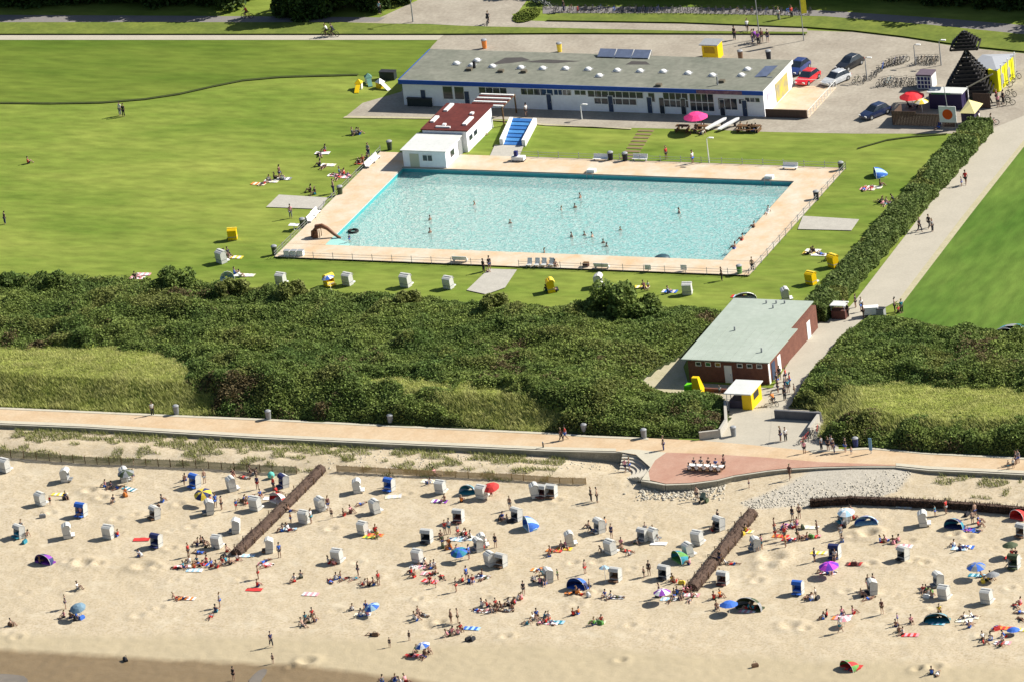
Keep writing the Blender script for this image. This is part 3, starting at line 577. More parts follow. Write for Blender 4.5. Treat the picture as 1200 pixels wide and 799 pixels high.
B3 = [make_bush(2.3, 3.2, 5), make_bush(1.8, 2.0, 6), make_bush(2.0, 2.4, 9, leafB)]; used = set()
def bush(k, px, py, s, label):
    o = B3[k] if k not in used else tree_copy(B3[k]); used.add(k)
    q = P(px, py, .4); T, _ = dterr(np.array([q.x]), np.array([q.y]), POLA); o.location = (q.x, q.y, float(T[0])*.6); o.scale = (s, s, s); o.rotation_euler.z = px*.37; tag(o, label, 'shrub', (px, py-12), 'single shrubs rising from the dune edge')
bush(0, 208, 350, 1.0, 'tall round dark green shrub'); bush(1, 60, 345, 1.15, 'dark shrub with a pointed top'); bush(1, 178, 352, 1.0, 'low dark green shrub'); bush(2, 275, 356, 1.0, 'olive green shrub')
bush(0, 725, 372, 1.25, 'big round dark green shrub'); bush(1, 760, 374, 1.1, 'low dark green shrub'); bush(2, 582, 372, .95, 'olive green shrub'); bush(2, 345, 362, 1.1, 'olive green shrub'); bush(1, 690, 372, 1.0, 'low dark green shrub')
bush(1, 18, 343, 1.0, 'low dark green shrub'); bush(2, 480, 366, .9, 'olive green shrub')
TR = [make_tree(3.4, 7.5, 11), make_tree(4.0, 9, 12), make_tree(2.8, 6, 13)]; ut = set()
def treeat(px, py, s=1):
    k = random.randrange(3); o = TR[k] if k not in ut else tree_copy(TR[k]); ut.add(k); q = P(px, py); o.location = q; o.scale = (s,)*3; o.rotation_euler.z = random.uniform(0, 6)
    tag(o, 'dark green tree with a dense crown', 'tree', (px, py), 'trees along the road at the top')
for px in range(-90, 300, 26): treeat(px+random.uniform(-6, 6), 0+random.uniform(-2, 1.5), random.uniform(.9, 1.15)); treeat(px+random.uniform(0, 12), -8+random.uniform(-3, 3), 1.1)
for px in (352, 378, 404, 430, 455): treeat(px, 8+(408-px)*.08+(6 if px < 400 else 0), .95)
for px in range(640, 960, 26): treeat(px+random.uniform(-6, 6), -17+random.uniform(-3, 3)+(px-640)*.015, random.uniform(.9, 1.1))
for px in range(965, 1330, 26): treeat(px+random.uniform(-6, 6), -14+(px-965)*.085+random.uniform(-3, 3), random.uniform(.9, 1.15))
n = 2500; q0 = P(617, 19); aa = rng.uniform(0, 6.3, n); rr_ = np.sqrt(rng.random(n)); isl = leafmesh('flower_bed', np.stack([q0.x+np.cos(aa)*rr_*1.6, q0.y+np.sin(aa)*rr_*2.6, .1+.5*(1-rr_**2)*rng.random(n)], -1), .14, vergem)
isl['kind'] = 'stuff'; isl['label'] = 'small round bed of low green plants on the upper plaza'; isl['category'] = 'plants'
flat('verge', [(640, 25.5), (652, 17.5), (800, 17.5), (967, 21), (1090, 31), (1200, 42), (1400, 61), (1400, 85), (1210, 63), (1150, 57), (1110, 52), (1060, 44.5), (1000, 37.5), (946, 33.5), (800, 28)], vergem)
flat('verge', [(-200, 28), (400, 28), (567, 33), (667, 35), (800, 38), (946, 39.5), (946, 41.5), (667, 40.5), (517, 41.5), (-200, 41.5)], vergem)
# ------------------------------------------------------------------ buildings
brick = mat('red_brick', A(122, 80, 68), .9, .15, 1.5, c2=A(146, 98, 82), scale2=8, bump=.01)
whitewall = mat('white_render', (.74, .76, .80), .8, .05, .5, scale2=3)
roofgrey = mat('roof_felt', A(126, 130, 116), .9, .14, .2, c2=A(154, 154, 140), scale2=1.5, bump=.01)
roofgreen = mat('green_grey_roofing', A(176, 188, 174, .72), .85, .06, .2, c2=A(190, 200, 188, .72), scale2=1.5)
roofwhite = mat('white_roofing', A(224, 226, 222, .75), .7, .06, .5, scale2=3)
roofred = mat('dark_red_roofing', A(98, 42, 38), .8, .15, .6, c2=A(122, 56, 48), scale2=3)
fascia = mat('blue_fascia', A(30, 80, 170, .9), .6, .08, 1)
silver = mat('solar_panel', (.13, .16, .24), .25, .2, 1, spec=.6); stain = mat('roof_stain', A(88, 84, 82), .9, .15, 1)
def window(root, x0, x1, z0, z1, y, nx=1, nz=1, fm=white, d=-1, gm=darkglass):
    """window on a wall facing -y: frame 3 cm proud, glass 1.5 cm proud"""
    f = MB(); t_ = .07
    for i in range(nx+1):
        xx = x0+(x1-x0)*i/nx; f.box(xx-t_/2, y-.05, z0, xx+t_/2, y-.01, z1)
    for j in range(nz+1):
        zz = z0+(z1-z0)*j/nz; f.box(x0-t_/2, y-.053, zz-t_/2, x1+t_/2, y-.012, zz+t_/2)
    w_ = f.build('window', fm, root); MB().box(x0, y-.03, z0, x1, y-.006, z1).build('pane', gm, w_); return w_
def door(root, x0, x1, z1, y, m=bluep, gl=False):
    d_ = MB().box(x0-.06, y-.04, .0, x1+.06, y-.004, z1+.06).build('door', white, root); MB().box(x0, y-.06, .03, x1, y-.02, z1, 0).build('panel', darkglass if gl else m, d_)
    MB().box(x1-.16, y-.1, 1.0, x1-.1, y-.05, 1.12).build('handle', grey, d_)
# main pool building
BX0, BX1, BY0, BY1, BH = -42.5, 5.5, 73.2, 83.6, 3.35
r = empty('pool_building', (BX0, BY0, 0)); L = BX1-BX0; Dp = BY1-BY0
fixed(r, 'long flat-roofed white pool building with blue fascia and grey roof', 'building', (690, 100))
MB().box(0, 0, -.1, L, Dp, BH).build('wall', whitewall, r)
rf = MB().box(-.25, -.3, BH, L+.12, Dp+.2, BH+.10).build('roof', roofgrey, r)
fs = MB(); fs.box(-.3, -.36, BH-.42, L+.16, -.3, BH+.13); fs.box(-.36, -.36, BH-.42, -.3, Dp+.2, BH+.13); fs.build('fascia', fascia, r)
MB().box(L+.13, -.3, BH-.35, L+.19, Dp+.2, BH+.13).build('verge_board', white, r)
MB().box(L-8.6, -.40, BH-.40, L-2.6, -.37, BH+.08).build('signboard', mat('faded_sign', A(86, 60, 96, .8), .6, .4, 3, c2=A(170, 130, 140, .7)), r)
def lx(px, py, z): q = P(px, py, z); return q.x-BX0, q.y-BY0
for px, py in ((534.7, 73.6), (558.7, 70), (552.8, 75.7), (576.8, 77), (610, 78.5), (635.7, 79.4), (662.5, 79.6), (689, 80.4), (723, 81.7), (702, 88), (749.8, 82.5), (777, 83), (806, 85), (834.5, 87.4), (875.5, 80.4), (868.5, 87.4)):
    x, y = lx(px, py, BH+.3); s = MB().lathe([(.42, 0), (.42, .1), (.38, .24), (.22, .33), (0, .36)], 12, c=(x, y, BH+.1)).build('skylight', white, rf, smooth=True); MB().box(x-.5, y-.5, BH+.1, x+.5, y+.5, BH+.18).build('kerb', grey, s)
for px, py in ((550, 81), (587, 83), (614, 83.5), (846, 95), (772, 99.5)):
    x, y = lx(px, py, BH+.3); MB().box(x-.35, y-.3, BH+.1, x+.35, y+.3, BH+.42).build('vent', mat('brown_vent', A(120, 112, 96), .8, .1), rf)
x, y = lx(556, 80, BH+.1); MB().tube([(x, y, BH+.1), (x, y, BH+1.0)], .2, 8).build('chimney', dark, rf)
x, y = lx(841, 100, BH+.1); MB().tube([(x, y, BH+.1), (x, y, BH+1.2)], .1, 8).build('chimney', grey, rf)
for pts in ([(576, 76), (592, 68), (612, 67.5), (622, 71), (600, 74)], [(733, 76), (740, 72), (757, 72.5), (762, 76)], [(612, 73), (640, 70), (680, 72), (650, 74.5)]):
    q = [P(a, b_, BH+.11) for a, b_ in pts]; MB().add([(v.x-BX0, v.y-BY0, BH+.112) for v in q], [tuple(range(len(q)))[::-1]]).build('damp_patch', stain, rf)
so_ = empty('solar_array', (0, 0, 0)); so_.location = (P(700, 68, BH+.1).x, P(700, 68, BH+.1).y, BH+.1); fixed(so_, 'row of tilted dark blue solar panels on the grey roof', 'solar panels', (731, 62))
for i in range(3):
    pn = MB().add([(i*2.3, 0, .15), (i*2.3+2.15, 0, .15), (i*2.3+2.15, 1.3, .75), (i*2.3, 1.3, .75), (i*2.3, .05, .09), (i*2.3+2.15, .05, .09), (i*2.3+2.15, 1.35, .69), (i*2.3, 1.35, .69)], [(0, 1, 2, 3), (7, 6, 5, 4), (0, 4, 5, 1), (3, 2, 6, 7), (0, 3, 7, 4), (1, 5, 6, 2)]).build('panel', silver, so_)
    MB().tube([(i*2.3+2.22, 0, 0), (i*2.3+2.22, 1.3, .75), (i*2.3+2.22, 1.3, 0)], .05, 4).build('bracket', white, so_)
MB().add([(0, 0, 0), (1.6, .2, .1), (2.4, 2.2, .75), (.8, 2.0, .7)], [(0, 1, 2, 3)]).box(.1, .1, -.1, 2.3, .2, 0).build('skylight_hatch', silver, rf).location = (*lx(884, 91, BH+.1), BH+.15)
def wx(px): return P(px, 128, 1.0).x-BX0
for a, b_, z0, z1, nx, nz in ((508, 520, 1.0, 2.7, 1, 1), (522, 534, 1.0, 2.7, 1, 1), (552, 586, 1.9, 2.75, 4, 1), (603, 642, 1.9, 2.75, 5, 1), (643, 664, 2.0, 2.75, 4, 1), (668, 682, 2.1, 2.75, 2, 1), (684, 751, 1.9, 2.75, 8, 1), (691, 742, 1.0, 1.8, 6, 1), (757, 765, 1.5, 2.7, 1, 1), (775, 805, .9, 2.8, 4, 2), (807, 836, .5, 2.8, 4, 2), (841, 864, .8, 2.3, 3, 1), (866, 873, 1.6, 2.3, 1, 1), (874, 892, 1.9, 2.5, 3, 1)):
    window(r, wx(a), wx(b_), z0, z1, 0, nx, nz)
for a, gl in ((481, 0), (633.5, 0), (708, 0), (755, 0), (770, 1), (796, 1), (843, 1), (534, 0), (870, 0)): door(r, wx(a), wx(a+5.5), 2.1, -.06 if gl else -.02, gl=gl, m=mat('dark_door', (.03, .05, .10), .5, .1))
MB().box(L+.005, 4.3, .2, L+.06, 8.6, 2.6).build('mural', mat('yellow_grey_mural', A(228, 206, 70, .75), .7, .3, .8, c2=A(150, 150, 158)), r)
MB().box(L+.005, 1.3, 1.4, L+.05, 3.2, 2.5).build('mural', mat('violet_lettering', A(226, 222, 230, .8), .7, .3, 2, c2=A(200, 190, 222)), r)
# patio with low brown wall on the right
r = empty('patio', (5.62, 73.1, 0)); fixed(r, 'cream paved patio with low dark brown wall beside the white gable', 'patio', (925, 120))
MB().box(0, .22, 0, 5.5, 10.6, .12).build('floor', deckm, r); MB().box(0, 0, 0, 5.4, .2, 1.05).build('wall', mat('brown_boards', A(104, 84, 72), .8, .2, 2, stretch=(8, 1, 1)), r)
m = MB(); [m.tube([(5.5, .2+i*1.04, 0), (5.5, .2+i*1.04, 1.0)], .04, 5) for i in range(11)]; m.tube([(5.5, .2, .98), (5.5, 10.6, .98)], .03, 4); m.tube([(0, 10.6, .98), (5.5, 10.6, .98)], .03, 4); m.build('railing', white, r)
# pool house, two parts
r = empty('pool_house', (-34.35, 52.45, 0)); fixed(r, 'small white pool house with pale flat roof at the pool corner', 'building', (500, 178))
MB().box(0, 0, -.05, 5.65, 5.7, 2.3).build('wall', whitewall, r); MB().box(-.2, -.25, 2.3, 5.85, 5.65, 2.42).build('roof', roofwhite, r)
window(r, 2.6, 3.9, 1.0, 1.8, 0, 2, 1); MB().box(.9, -.05, 0, 2.1, -.01, 1.9).build('door', mat('cream_door', A(215, 215, 190), .6, .05), r); MB().box(5.655, 1.6, .9, 5.69, 2.8, 1.7).build('window', darkglass, r); MB().box(5.655, 4.2, 0, 5.7, 5.2, 2).build('door', grey, r)
r = empty('changing_block', (-33.9, 58.2, 0)); fixed(r, 'white changing block with dark red roof behind the pool house', 'building', (528, 140))
MB().box(0, 0, -.05, 5.8, 8.6, 2.75).build('wall', whitewall, r); rf = MB().box(-.2, -.1, 2.75, 6.0, 8.9, 2.9).build('roof', roofred, r)
for x, y, w_, d_ in ((4.7, 1.6, .55, 2.6), (.2, 2.2, .5, 1.9), (.5, 6, .5, 2.4), (1.6, .5, 1.9, .25), (4.3, 5.2, .4, .6), (2.2, 1.2, .4, .5)): MB().box(x, y, 2.9, x+w_, y+d_, 3.1).build('rooflight', white, rf)
for y in (.8, 2.4): MB().box(5.805, y, 1.2, 5.84, y+1, 1.8).build('window', darkglass, r)
r = empty('pergola', (-31.2, 67.3, 0)); fixed(r, 'striped pergola between the red roof and the long building', 'pergola', (574, 124))
for i in range(7): MB().box(0, .15+i*.62, 2.5, 4.4, .15+i*.62+.28, 2.62).build('slat', roofred if i % 2 else white, r)
for x in (0, 4.25): MB().box(x, 0, 2.38, x+.15, 4.5, 2.5).build('beam', wood, r); [MB().box(x, y, 0, x+.15, y+.15, 2.38).build('post', wood, r) for y in (0, 4.3)]
for px, py, n_ in ((566, 153, 1),):
    pass
# toilet building
r = empty('toilet_building', (25.75, -9.5, 0)); fixed(r, 'low red brick building with pale green-grey roof between the dunes', 'building', (870, 400))
MB().box(0, 0, -.05, 9.8, 17.0, 2.9).build('wall', brick, r)
rf = MB(); rf.add([(-.5, -.7, 2.9), (10.3, -.7, 2.9), (10.3, 9.3, 3.02), (9.4, 9.3, 3.02), (9.4, 17.4, 3.12), (-.5, 17.4, 3.12), (-.5, -.7, 3.02), (10.3, -.7, 3.02), (10.3, 9.3, 3.14), (9.4, 9.3, 3.14), (9.4, 17.4, 3.24), (-.5, 17.4, 3.24)],
    [(6, 7, 8, 9, 10, 11), (5, 4, 3, 2, 1, 0), (0, 1, 7, 6), (1, 2, 8, 7), (2, 3, 9, 8), (3, 4, 10, 9), (4, 5, 11, 10), (5, 0, 6, 11)]); rf = rf.build('roof', roofgreen, r)
m = MB()
for k in range(1, 9): m.add([(-.48+k*1.18, -.7, 3.022), (-.46+k*1.18, -.7, 3.06), (-.46+k*1.18, 9.2, 3.18), (-.48+k*1.18, 9.2, 3.142)], [(0, 1, 2, 3)])
m.build('seam', grey, rf)
for x, y in ((4.0, 16.2), (5.2, 16.3), (6.2, 16.4), (3.0, 8.0), (8.4, 2.2), (5.3, 14.9)): MB().tube([(x, y, 3.1), (x, y, 3.6)], [.12, .1], 8).build('vent_pipe', grey, rf)
for x in (1.0, 2.2, 3.4, 6.1, 7.3, 8.5): window(r, x, x+.62, 2.0, 2.45, 0, 1, 1)
door(r, 4.5, 5.3, 2.1, 0, white)
MB().box(9.805, 13.4, 0, 9.85, 14.5, 2.1).build('door', white, r); MB().box(9.805, 1.2, 0, 9.85, 2.3, 2.1).build('door', mat('dark_door', (.03, .05, .10)), r); MB().box(9.805, .1, 0, 9.86, .6, 2.6).build('signboard', white, r); MB().box(9.805, 3.2, 0, 9.85, 4.2, 2.1).build('door', white, r)
# yellow booth with overhanging white roof
q = P(870, 481); r = empty('kiosk', q); fixed(r, 'yellow kiosk with white overhanging roof by the toilet building', 'kiosk', (872, 466))
MB().box(.0, .2, 0, 1.15, 3.6, 2.0).build('wall', yellowp, r); MB().box(-1.7, .5, 0, -.02, 2.2, 1.0).build('counter', mat('dark_counter', (.06, .05, .07), .6), r); MB().box(-2.0, -.2, 2.05, 1.3, 4.0, 2.17).build('roof', roofwhite, r)
MB().box(1.155, 1.0, 1.0, 1.19, 2.6, 1.8).build('hatch', dark, r); [MB().tube([(-1.8, y, 0), (-1.8, y, 2.05)], .05, 5).build('post', white, r) for y in (.1, 3.7)]
q = P(843, 71); r = empty('kiosk', (q.x-2.2, q.y, 0)); fixed(r, 'yellow kiosk with grey flat roof on the car park', 'kiosk', (832, 61))
MB().box(0, 0, 0, 2.1, 1.8, 1.9).build('wall', yellowp, r); MB().box(-.25, -.3, 2.0, 2.2, 2.0, 2.12).build('roof', grey, r); MB().box(.3, -.05, .9, 1.7, -.01, 1.7).build('hatch', mat('ochre', A(200, 160, 40)), r)
# retaining walls by the path
def lowwall(name, label, pts, h, th, m, px, capm=None):
    Pn = [P(*q) for q in pts]; mb = MB()
    for a, b_ in zip(Pn, Pn[1:]):
        d = (b_-a).normalized(); s_ = Vector((-d.y, d.x, 0))*th
        mb.add([a, b_, b_+Vector((0, 0, h)), a+Vector((0, 0, h)), b_+s_+Vector((0, 0, h)), a+s_+Vector((0, 0, h)), a+s_, b_+s_], [(0, 1, 2, 3), (3, 2, 4, 5), (5, 4, 7, 6), (0, 3, 5, 6), (1, 7, 4, 2)])
    fixed(mb.build(name, m), label, 'wall', px)
lowwall('retaining_wall', 'grey concrete retaining wall curving round the end of the shrubs', [(820, 516), (845, 513), (853, 500), (852, 478)], 1.0, .3, concrete, (838, 506))
lowwall('retaining_wall', 'dark shaded retaining wall beside the paved path', [(908, 491), (962, 494)], 1.1, .35, mat('dark_concrete', A(112, 112, 116), .9, .15, 1), (935, 486))  # the wall's shade is put into a darker concrete colour
lowwall('retaining_wall', 'short pale side wall at the foot of the dune', [(950, 510), (962, 493)], 1.0, .3, concrete, (956, 501))
lowwall('low_wall', 'low rust coloured wall in front of the brick building', [(820, 459), (856, 461)], .5, .3, brick, (838, 457))
q = P(802, 463); r = empty('inflatable', q); fixed(r, 'yellow and green inflatable play block left of the yellow kiosk', 'inflatable', (812, 450))
MB().add([(1.0, 0, 0), (2.2, 0, 0), (2.2, 1.4, 0), (1.0, 1.4, 0), (.95, .3, 2.1), (1.7, .3, 2.1), (1.7, .9, 2.1), (.95, .9, 2.1)], [(3, 2, 1, 0), (4, 5, 6, 7), (0, 1, 5, 4), (1, 2, 6, 5), (2, 3, 7, 6), (3, 0, 4, 7)]).build('slide', yellowp, r)
MB().box(0, .1, 0, .95, 1.2, 1.1).build('block', mat('green_plastic', A(110, 215, 20, .8), .5, .05), r)
# grandstand ramp with blue mats
r = empty('blue_ramp', (0, 0, 0)); fixed(r, 'blue striped ramp with white side walls above the pool', 'ramp', (609, 158)); A4 = [P(602, 145), P(625.5, 146), P(612, 172), P(590, 171)]
for k in range(7):
    a, b_ = A4[0].lerp(A4[3], k/7), A4[1].lerp(A4[2], k/7); c, d = A4[1].lerp(A4[2], (k+.9)/7), A4[0].lerp(A4[3], (k+.9)/7); zz = .12+.1*(6-k)
    MB().prism([d, c, b_, a], 0, zz).build('mat', mat('blue_mat', A(70, 134, 196, .85), .6, .12, 1) if k % 2 else mat('dark_blue_mat', A(52, 112, 180, .85), .6, .12, 1), r)
for s_, e in ((A4[0], A4[3]), (A4[1], A4[2])):
    o_ = Vector((-.45 if s_ is A4[0] else .45, 0, 0)); MB().prism([e, e+o_, s_+o_*1.0, s_][::(1 if o_.x > 0 else -1)], 0, .85).build('side_wall', white, r)
for k in range(9):
    a = P(736+k*2.6, 186-k*4.0); structure(MB().box(a.x-1.0, a.y-.28, .0, a.x+1.0, a.y+.28, .06+.0).build('stepping_slab', mat('brown_slab', A(150, 130, 96), .9, .1)))
# viking-like black slatted tower, yellow hall, stalls
q = P(1137, 112); r = empty('slatted_tower', q); fixed(r, 'black slatted pyramid tower with a small upper roof', 'tower', (1132, 75)); r.rotation_euler.z = radians(12)
def pyr(z0, h, w0, n, name):
    for k in range(n):
        w_ = w0*(1-k/n)+.12; z = z0+h*k/n; m = MB()
        for a in range(4): m.box(-w_, -w_, z, w_, -w_+.12, z+.25, rz=a*pi/2)
        m.build(name, blackwood, r)
for z0_, h_, w_ in ((.8, 4.3, 2.45), (6.45, 1.6, 1.35)): MB().add([(-w_, -w_, z0_), (w_, -w_, z0_), (w_, w_, z0_), (-w_, w_, z0_), (0, 0, z0_+h_)], [(0, 1, 4), (1, 2, 4), (2, 3, 4), (3, 0, 4)]).build('inner_boards', mat('tarred_boards', (.022, .02, .022), .8, .5, 2.5, stretch=(1, 1, 6)), r)
pyr(.9, 4.8, 2.9, 11, 'slat'); pyr(6.5, 1.9, 1.65, 6, 'roof_slat')
m = MB()
for a in range(4):
    ca_, sa_ = cos(a*pi/2+pi/4), sin(a*pi/2+pi/4); m.tube([(ca_*4.4, sa_*4.4, 0), (ca_*.1, sa_*.1, 6.0)], .09, 5); m.tube([(ca_*2.2, sa_*2.2, 6.4), (ca_*.08, sa_*.08, 8.5)], .06, 4)
m.build('rafter', blackwood, r); MB().tube([(0, 0, 0), (0, 0, 8.5)], [.16, .1], 8).build('mast', grey, r)
MB().tube([(.2, -3.1, 2.2), (3.4, -2.5, 3.6)], .1, 6).build('boom', mat('pale_wood', A(200, 190, 165)), r); MB().tube([(.2, -3.1, .1), (.2, -3.1, 2.3)], .09, 6).build('stay', white, r)
MB().box(-2.6, -2.6, 0, 2.6, 2.6, .8).build('base', mat('dark_green_net', (.02, .035, .03), .8), r)
q = P(1160, 108); r = empty('yellow_hall', q); fixed(r, 'yellow walled hut with white membrane roof behind the black tower', 'hut', (1168, 80)); r.rotation_euler.z = radians(-4)
MB().box(0, 0, 0, 1.2, 5.2, 2.9).build('wall', mat('lemon_paint', A(240, 235, 30, .8), .6, .06), r)
MB().add([(-2.9, 1.6, 2.7), (1.3, -.2, 2.95), (1.5, 5.5, 3.05), (-3.0, 5.4, 2.7), (-.8, 3.4, 3.3), (-2.9, 1.6, 2.6), (1.3, -.2, 2.9), (1.5, 5.5, 3.0), (-3.0, 5.4, 2.6)], [(0, 1, 4), (1, 2, 4), (2, 3, 4), (3, 0, 4), (5, 8, 7, 6), (0, 5, 6, 1), (1, 6, 7, 2), (2, 7, 8, 3), (3, 8, 5, 0)]).build('roof', mat('white_membrane', A(196, 200, 206, .66), .6, .03), r)
for y in (.4, 2.6, 4.8): MB().tube([(1.5, y, 0), (1.6, y, 3.5)], .09, 5).build('pole', white, r)
for y in (.9, 3.0): MB().box(1.21, y, .6, 1.25, y+.9, 1.9).build('window', grey, r)
q = P(1141, 127); r = empty('board_fence', q); fixed(r, 'tall brown board fence under the black tower', 'fence', (1150, 117)); m = MB(); [m.box(i*.16, 0, 0, i*.16+.145, .05, 1.95) for i in range(14)]; m.build('boards', mat('brown_boards', A(104, 84, 72)), r); MB().box(0, .06, .4, 2.2, .12, .5).build('rail', wood, r)
q = P(1075, 105); r = empty('grid_kiosk', q); fixed(r, 'small dark blue kiosk with a white window grid', 'kiosk', (1085, 96))
MB().box(0, 0, 0, 1.9, 1.9, 1.75).build('wall', mat('navy_panel', A(40, 44, 110, .8), .5), r); m = MB(); [m.box(x, -.05, .1, x+.08, -.01, 1.7) for x in (.05, .5, .95, 1.4, 1.8)]; [m.box(.05, -.055, z, 1.85, -.012, z+.08) for z in (.1, .62, 1.14, 1.66)]; m.build('grid', white, r)
MB().box(-.05, -.05, 1.76, 1.95, 1.95, 1.95).build('roof', mat('violet_grey_roof', A(120, 105, 118), .7), r); MB().box(1.91, .1, .0, 1.96, 1.8, 1.7).build('side_panel', white, r)
q = P(1046, 147); r = empty('stall_fence', q); fixed(r, 'dark brown wooden terrace fence left of the round orange sign', 'fence', (1070, 140))
m = MB(); [m.box(i*.2, 0, 0, i*.2+.17, .06, 1.6 + (.25 if i < 16 else 0)) for i in range(42)]; m.build('boards', mat('brown_boards', A(104, 84, 72)), r); MB().box(.0, .07, 0, .1, 3.4, 1.5).build('side', mat('brown_boards', A(104, 84, 72)), r); MB().box(0, .05, 1.36, 8.4, .12, 1.42).build('rail', wood, r)
q = P(1090, 128); r = empty('food_stall', q); fixed(r, 'long white roofed food stall behind the round orange sign', 'stall', (1112, 117))
MB().box(0, 0, 0, 4.2, 1.6, 2.1).build('counter', mat('violet_canopy', A(52, 42, 84, .7), .7), r); MB().box(-.2, -.2, 2.1, 4.4, 1.8, 2.25).build('roof', roofwhite, r); MB().box(.4, -.22, 2.02, 2.9, -.205, 2.24).build('green_trim', mat('green_trim', A(90, 150, 110)), r)  # counter violet is darkened to carry the shade under the roof
q = P(1126, 150); r = empty('awning_stall', q); fixed(r, 'stall with cream awning at the top end of the hedge', 'stall', (1136, 130))
MB().add([(0, 0, 1.9), (1.9, .2, 1.8), (2.3, 2.4, 2.3), (.3, 2.8, 2.6), (1.1, 1.2, 2.7)], [(0, 1, 4), (1, 2, 4), (2, 3, 4), (3, 0, 4)]).build('awning', mat('cream_canvas', A(240, 228, 160, .8), .8, .05), r); MB().box(.1, .2, 0, 1.8, 2.2, 1.75).build('counter', mat('dark_violet', (.035, .03, .06), .7), r)  # shade beneath the awning is put into the counter colour
q = P(1112, 152); r = empty('round_sign', q); fixed(r, 'white square board with an orange disc', 'sign', (1111, 129))
MB().box(-1.1, 0, .9, 1.1, .08, 3.0).build('board', white, r); n = 28; MB().add([(cos(2*pi*i/n)*.66, -.012, 1.95+sin(2*pi*i/n)*.66) for i in range(n)], [tuple(range(n))]).build('disc', mat('orange_paint', A(235, 90, 20, .85), .6, .06, 3), r); [MB().tube([(x, .1, 0), (x, .1, 1.0)], .06, 5).build('post', grey, r) for x in (-.9, .9)]
MB().tube([(0, .12, 3), (-.15, .12, 5.6)], .05, 5).build('mast', grey, r)
# ------------------------------------------------------------------ props
def T(name, label, cat, px, py, group=None, rz=0, fullab=False, dy=10):
    r = empty(name, ground(px, py), rz); tag(r, label, cat, (px, py-dy), group, fullab); return r
# wicker beach chair: faces -y. wicker shell white, inside coloured
def make_chair():
    r = empty('beach_chair', (0, 0, 0)); w2 = .58
    MB().box(-w2+.04, -.40, .02, w2-.04, .38, .42).build('base', wicker, r)
    sd_ = [(-.42, .04), (-.40, .75), (-.34, 1.0), (-.36, 1.32), (-.28, 1.50), (-.08, 1.60), (.30, 1.50), (.52, 1.36), (.50, 1.0), (.44, .5), (.40, .04)]
    for x in (-w2, w2-.05): MB().extr(sd_, x, x+.05).build('side_panel', wicker, r)
    top = [(-.36, 1.32), (-.28, 1.52), (-.08, 1.63), (.30, 1.54), (.54, 1.38), (.48, 1.34), (.28, 1.48), (-.06, 1.57), (-.24, 1.46), (-.32, 1.32)]
    MB().extr(top, -w2-.02, w2+.02).build('hood', wicker, r)
    MB().extr([(.54, 1.38), (.52, .95), (.45, .45), (.41, .04), (.36, .04), (.40, .45), (.46, .95), (.48, 1.36)], -w2-.01, w2+.01).build('back', wicker, r)
    MB().extr([(.38, .5), (.44, 1.36), (.26, 1.46), (-.06, 1.55), (-.22, 1.45), (-.24, 1.42), (-.05, 1.5), (.22, 1.42), (.36, 1.3), (.30, .5)], -w2+.055, w2-.055).build('lining', fabric, r)
    MB().box(-w2-.03, -.41, .60, w2+.03, .50, .65).build('trim', grey, r) if False else MB().box(-w2-.025, .452, .44, w2+.025, .475, .52).box(-w2-.012, -.41, .45, -w2-.004, .44, .52).box(w2+.004, -.41, .45, w2+.012, .44, .52).build('trim', grey, r)
    MB().box(-w2+.06, -.40, .425, w2-.06, .34, .55).build('cushion', fabric, r)
    MB().add([(x*(w2+.04), y, z+t_) for t_ in (0, .03) for y, z in ((-.52, 1.24), (-.34, 1.56), (-.05, 1.66), (.1, 1.62)) for x in (-1, 1)], [(0, 1, 3, 2), (2, 3, 5, 4), (4, 5, 7, 6), (9, 8, 10, 11), (11, 10, 12, 13), (13, 12, 14, 15), (0, 8, 9, 1), (0, 2, 10, 8), (2, 4, 12, 10), (4, 6, 14, 12), (1, 9, 11, 3), (3, 11, 13, 5), (5, 13, 15, 7), (6, 7, 15, 14)]).build('awning', fabric, r)
    for x in (-.3, .3): MB().box(x-.24, -.86, .16, x+.24, -.44, .30).build('footrest', fabric, r)
    MB().box(-w2+.1, -.413, .1, w2-.1, -.402, .32).build('front_board', wood, r); return r
CH = make_chair(); first_chair = [True]
C8 = dict(k=(.012, .013, .02), n=(.02, .03, .12), w=(.75, .75, .73), r=(.55, .03, .025), b=(.03, .13, .52), g=(.22, .23, .24), p=(.75, .32, .36), y=(.75, .55, .05), t=(.02, .22, .30), o=(.70, .22, .04), s=(.42, .23, .14), m=(.11, .035, .03), v=(.22, .04, .36), e=(.10, .28, .06), l=(.35, .55, .68), c=(.78, .72, .52), x=(.05, .07, .03), d=(.16, .09, .05), f=(.28, .18, .12))
CN = dict(k='black', n='navy', w='white', r='red', b='blue', g='grey', p='pink', y='yellow', t='teal', o='orange', m='dark red', v='violet', e='green', l='light blue', c='cream', x='dark green', d='brown', s='bare')
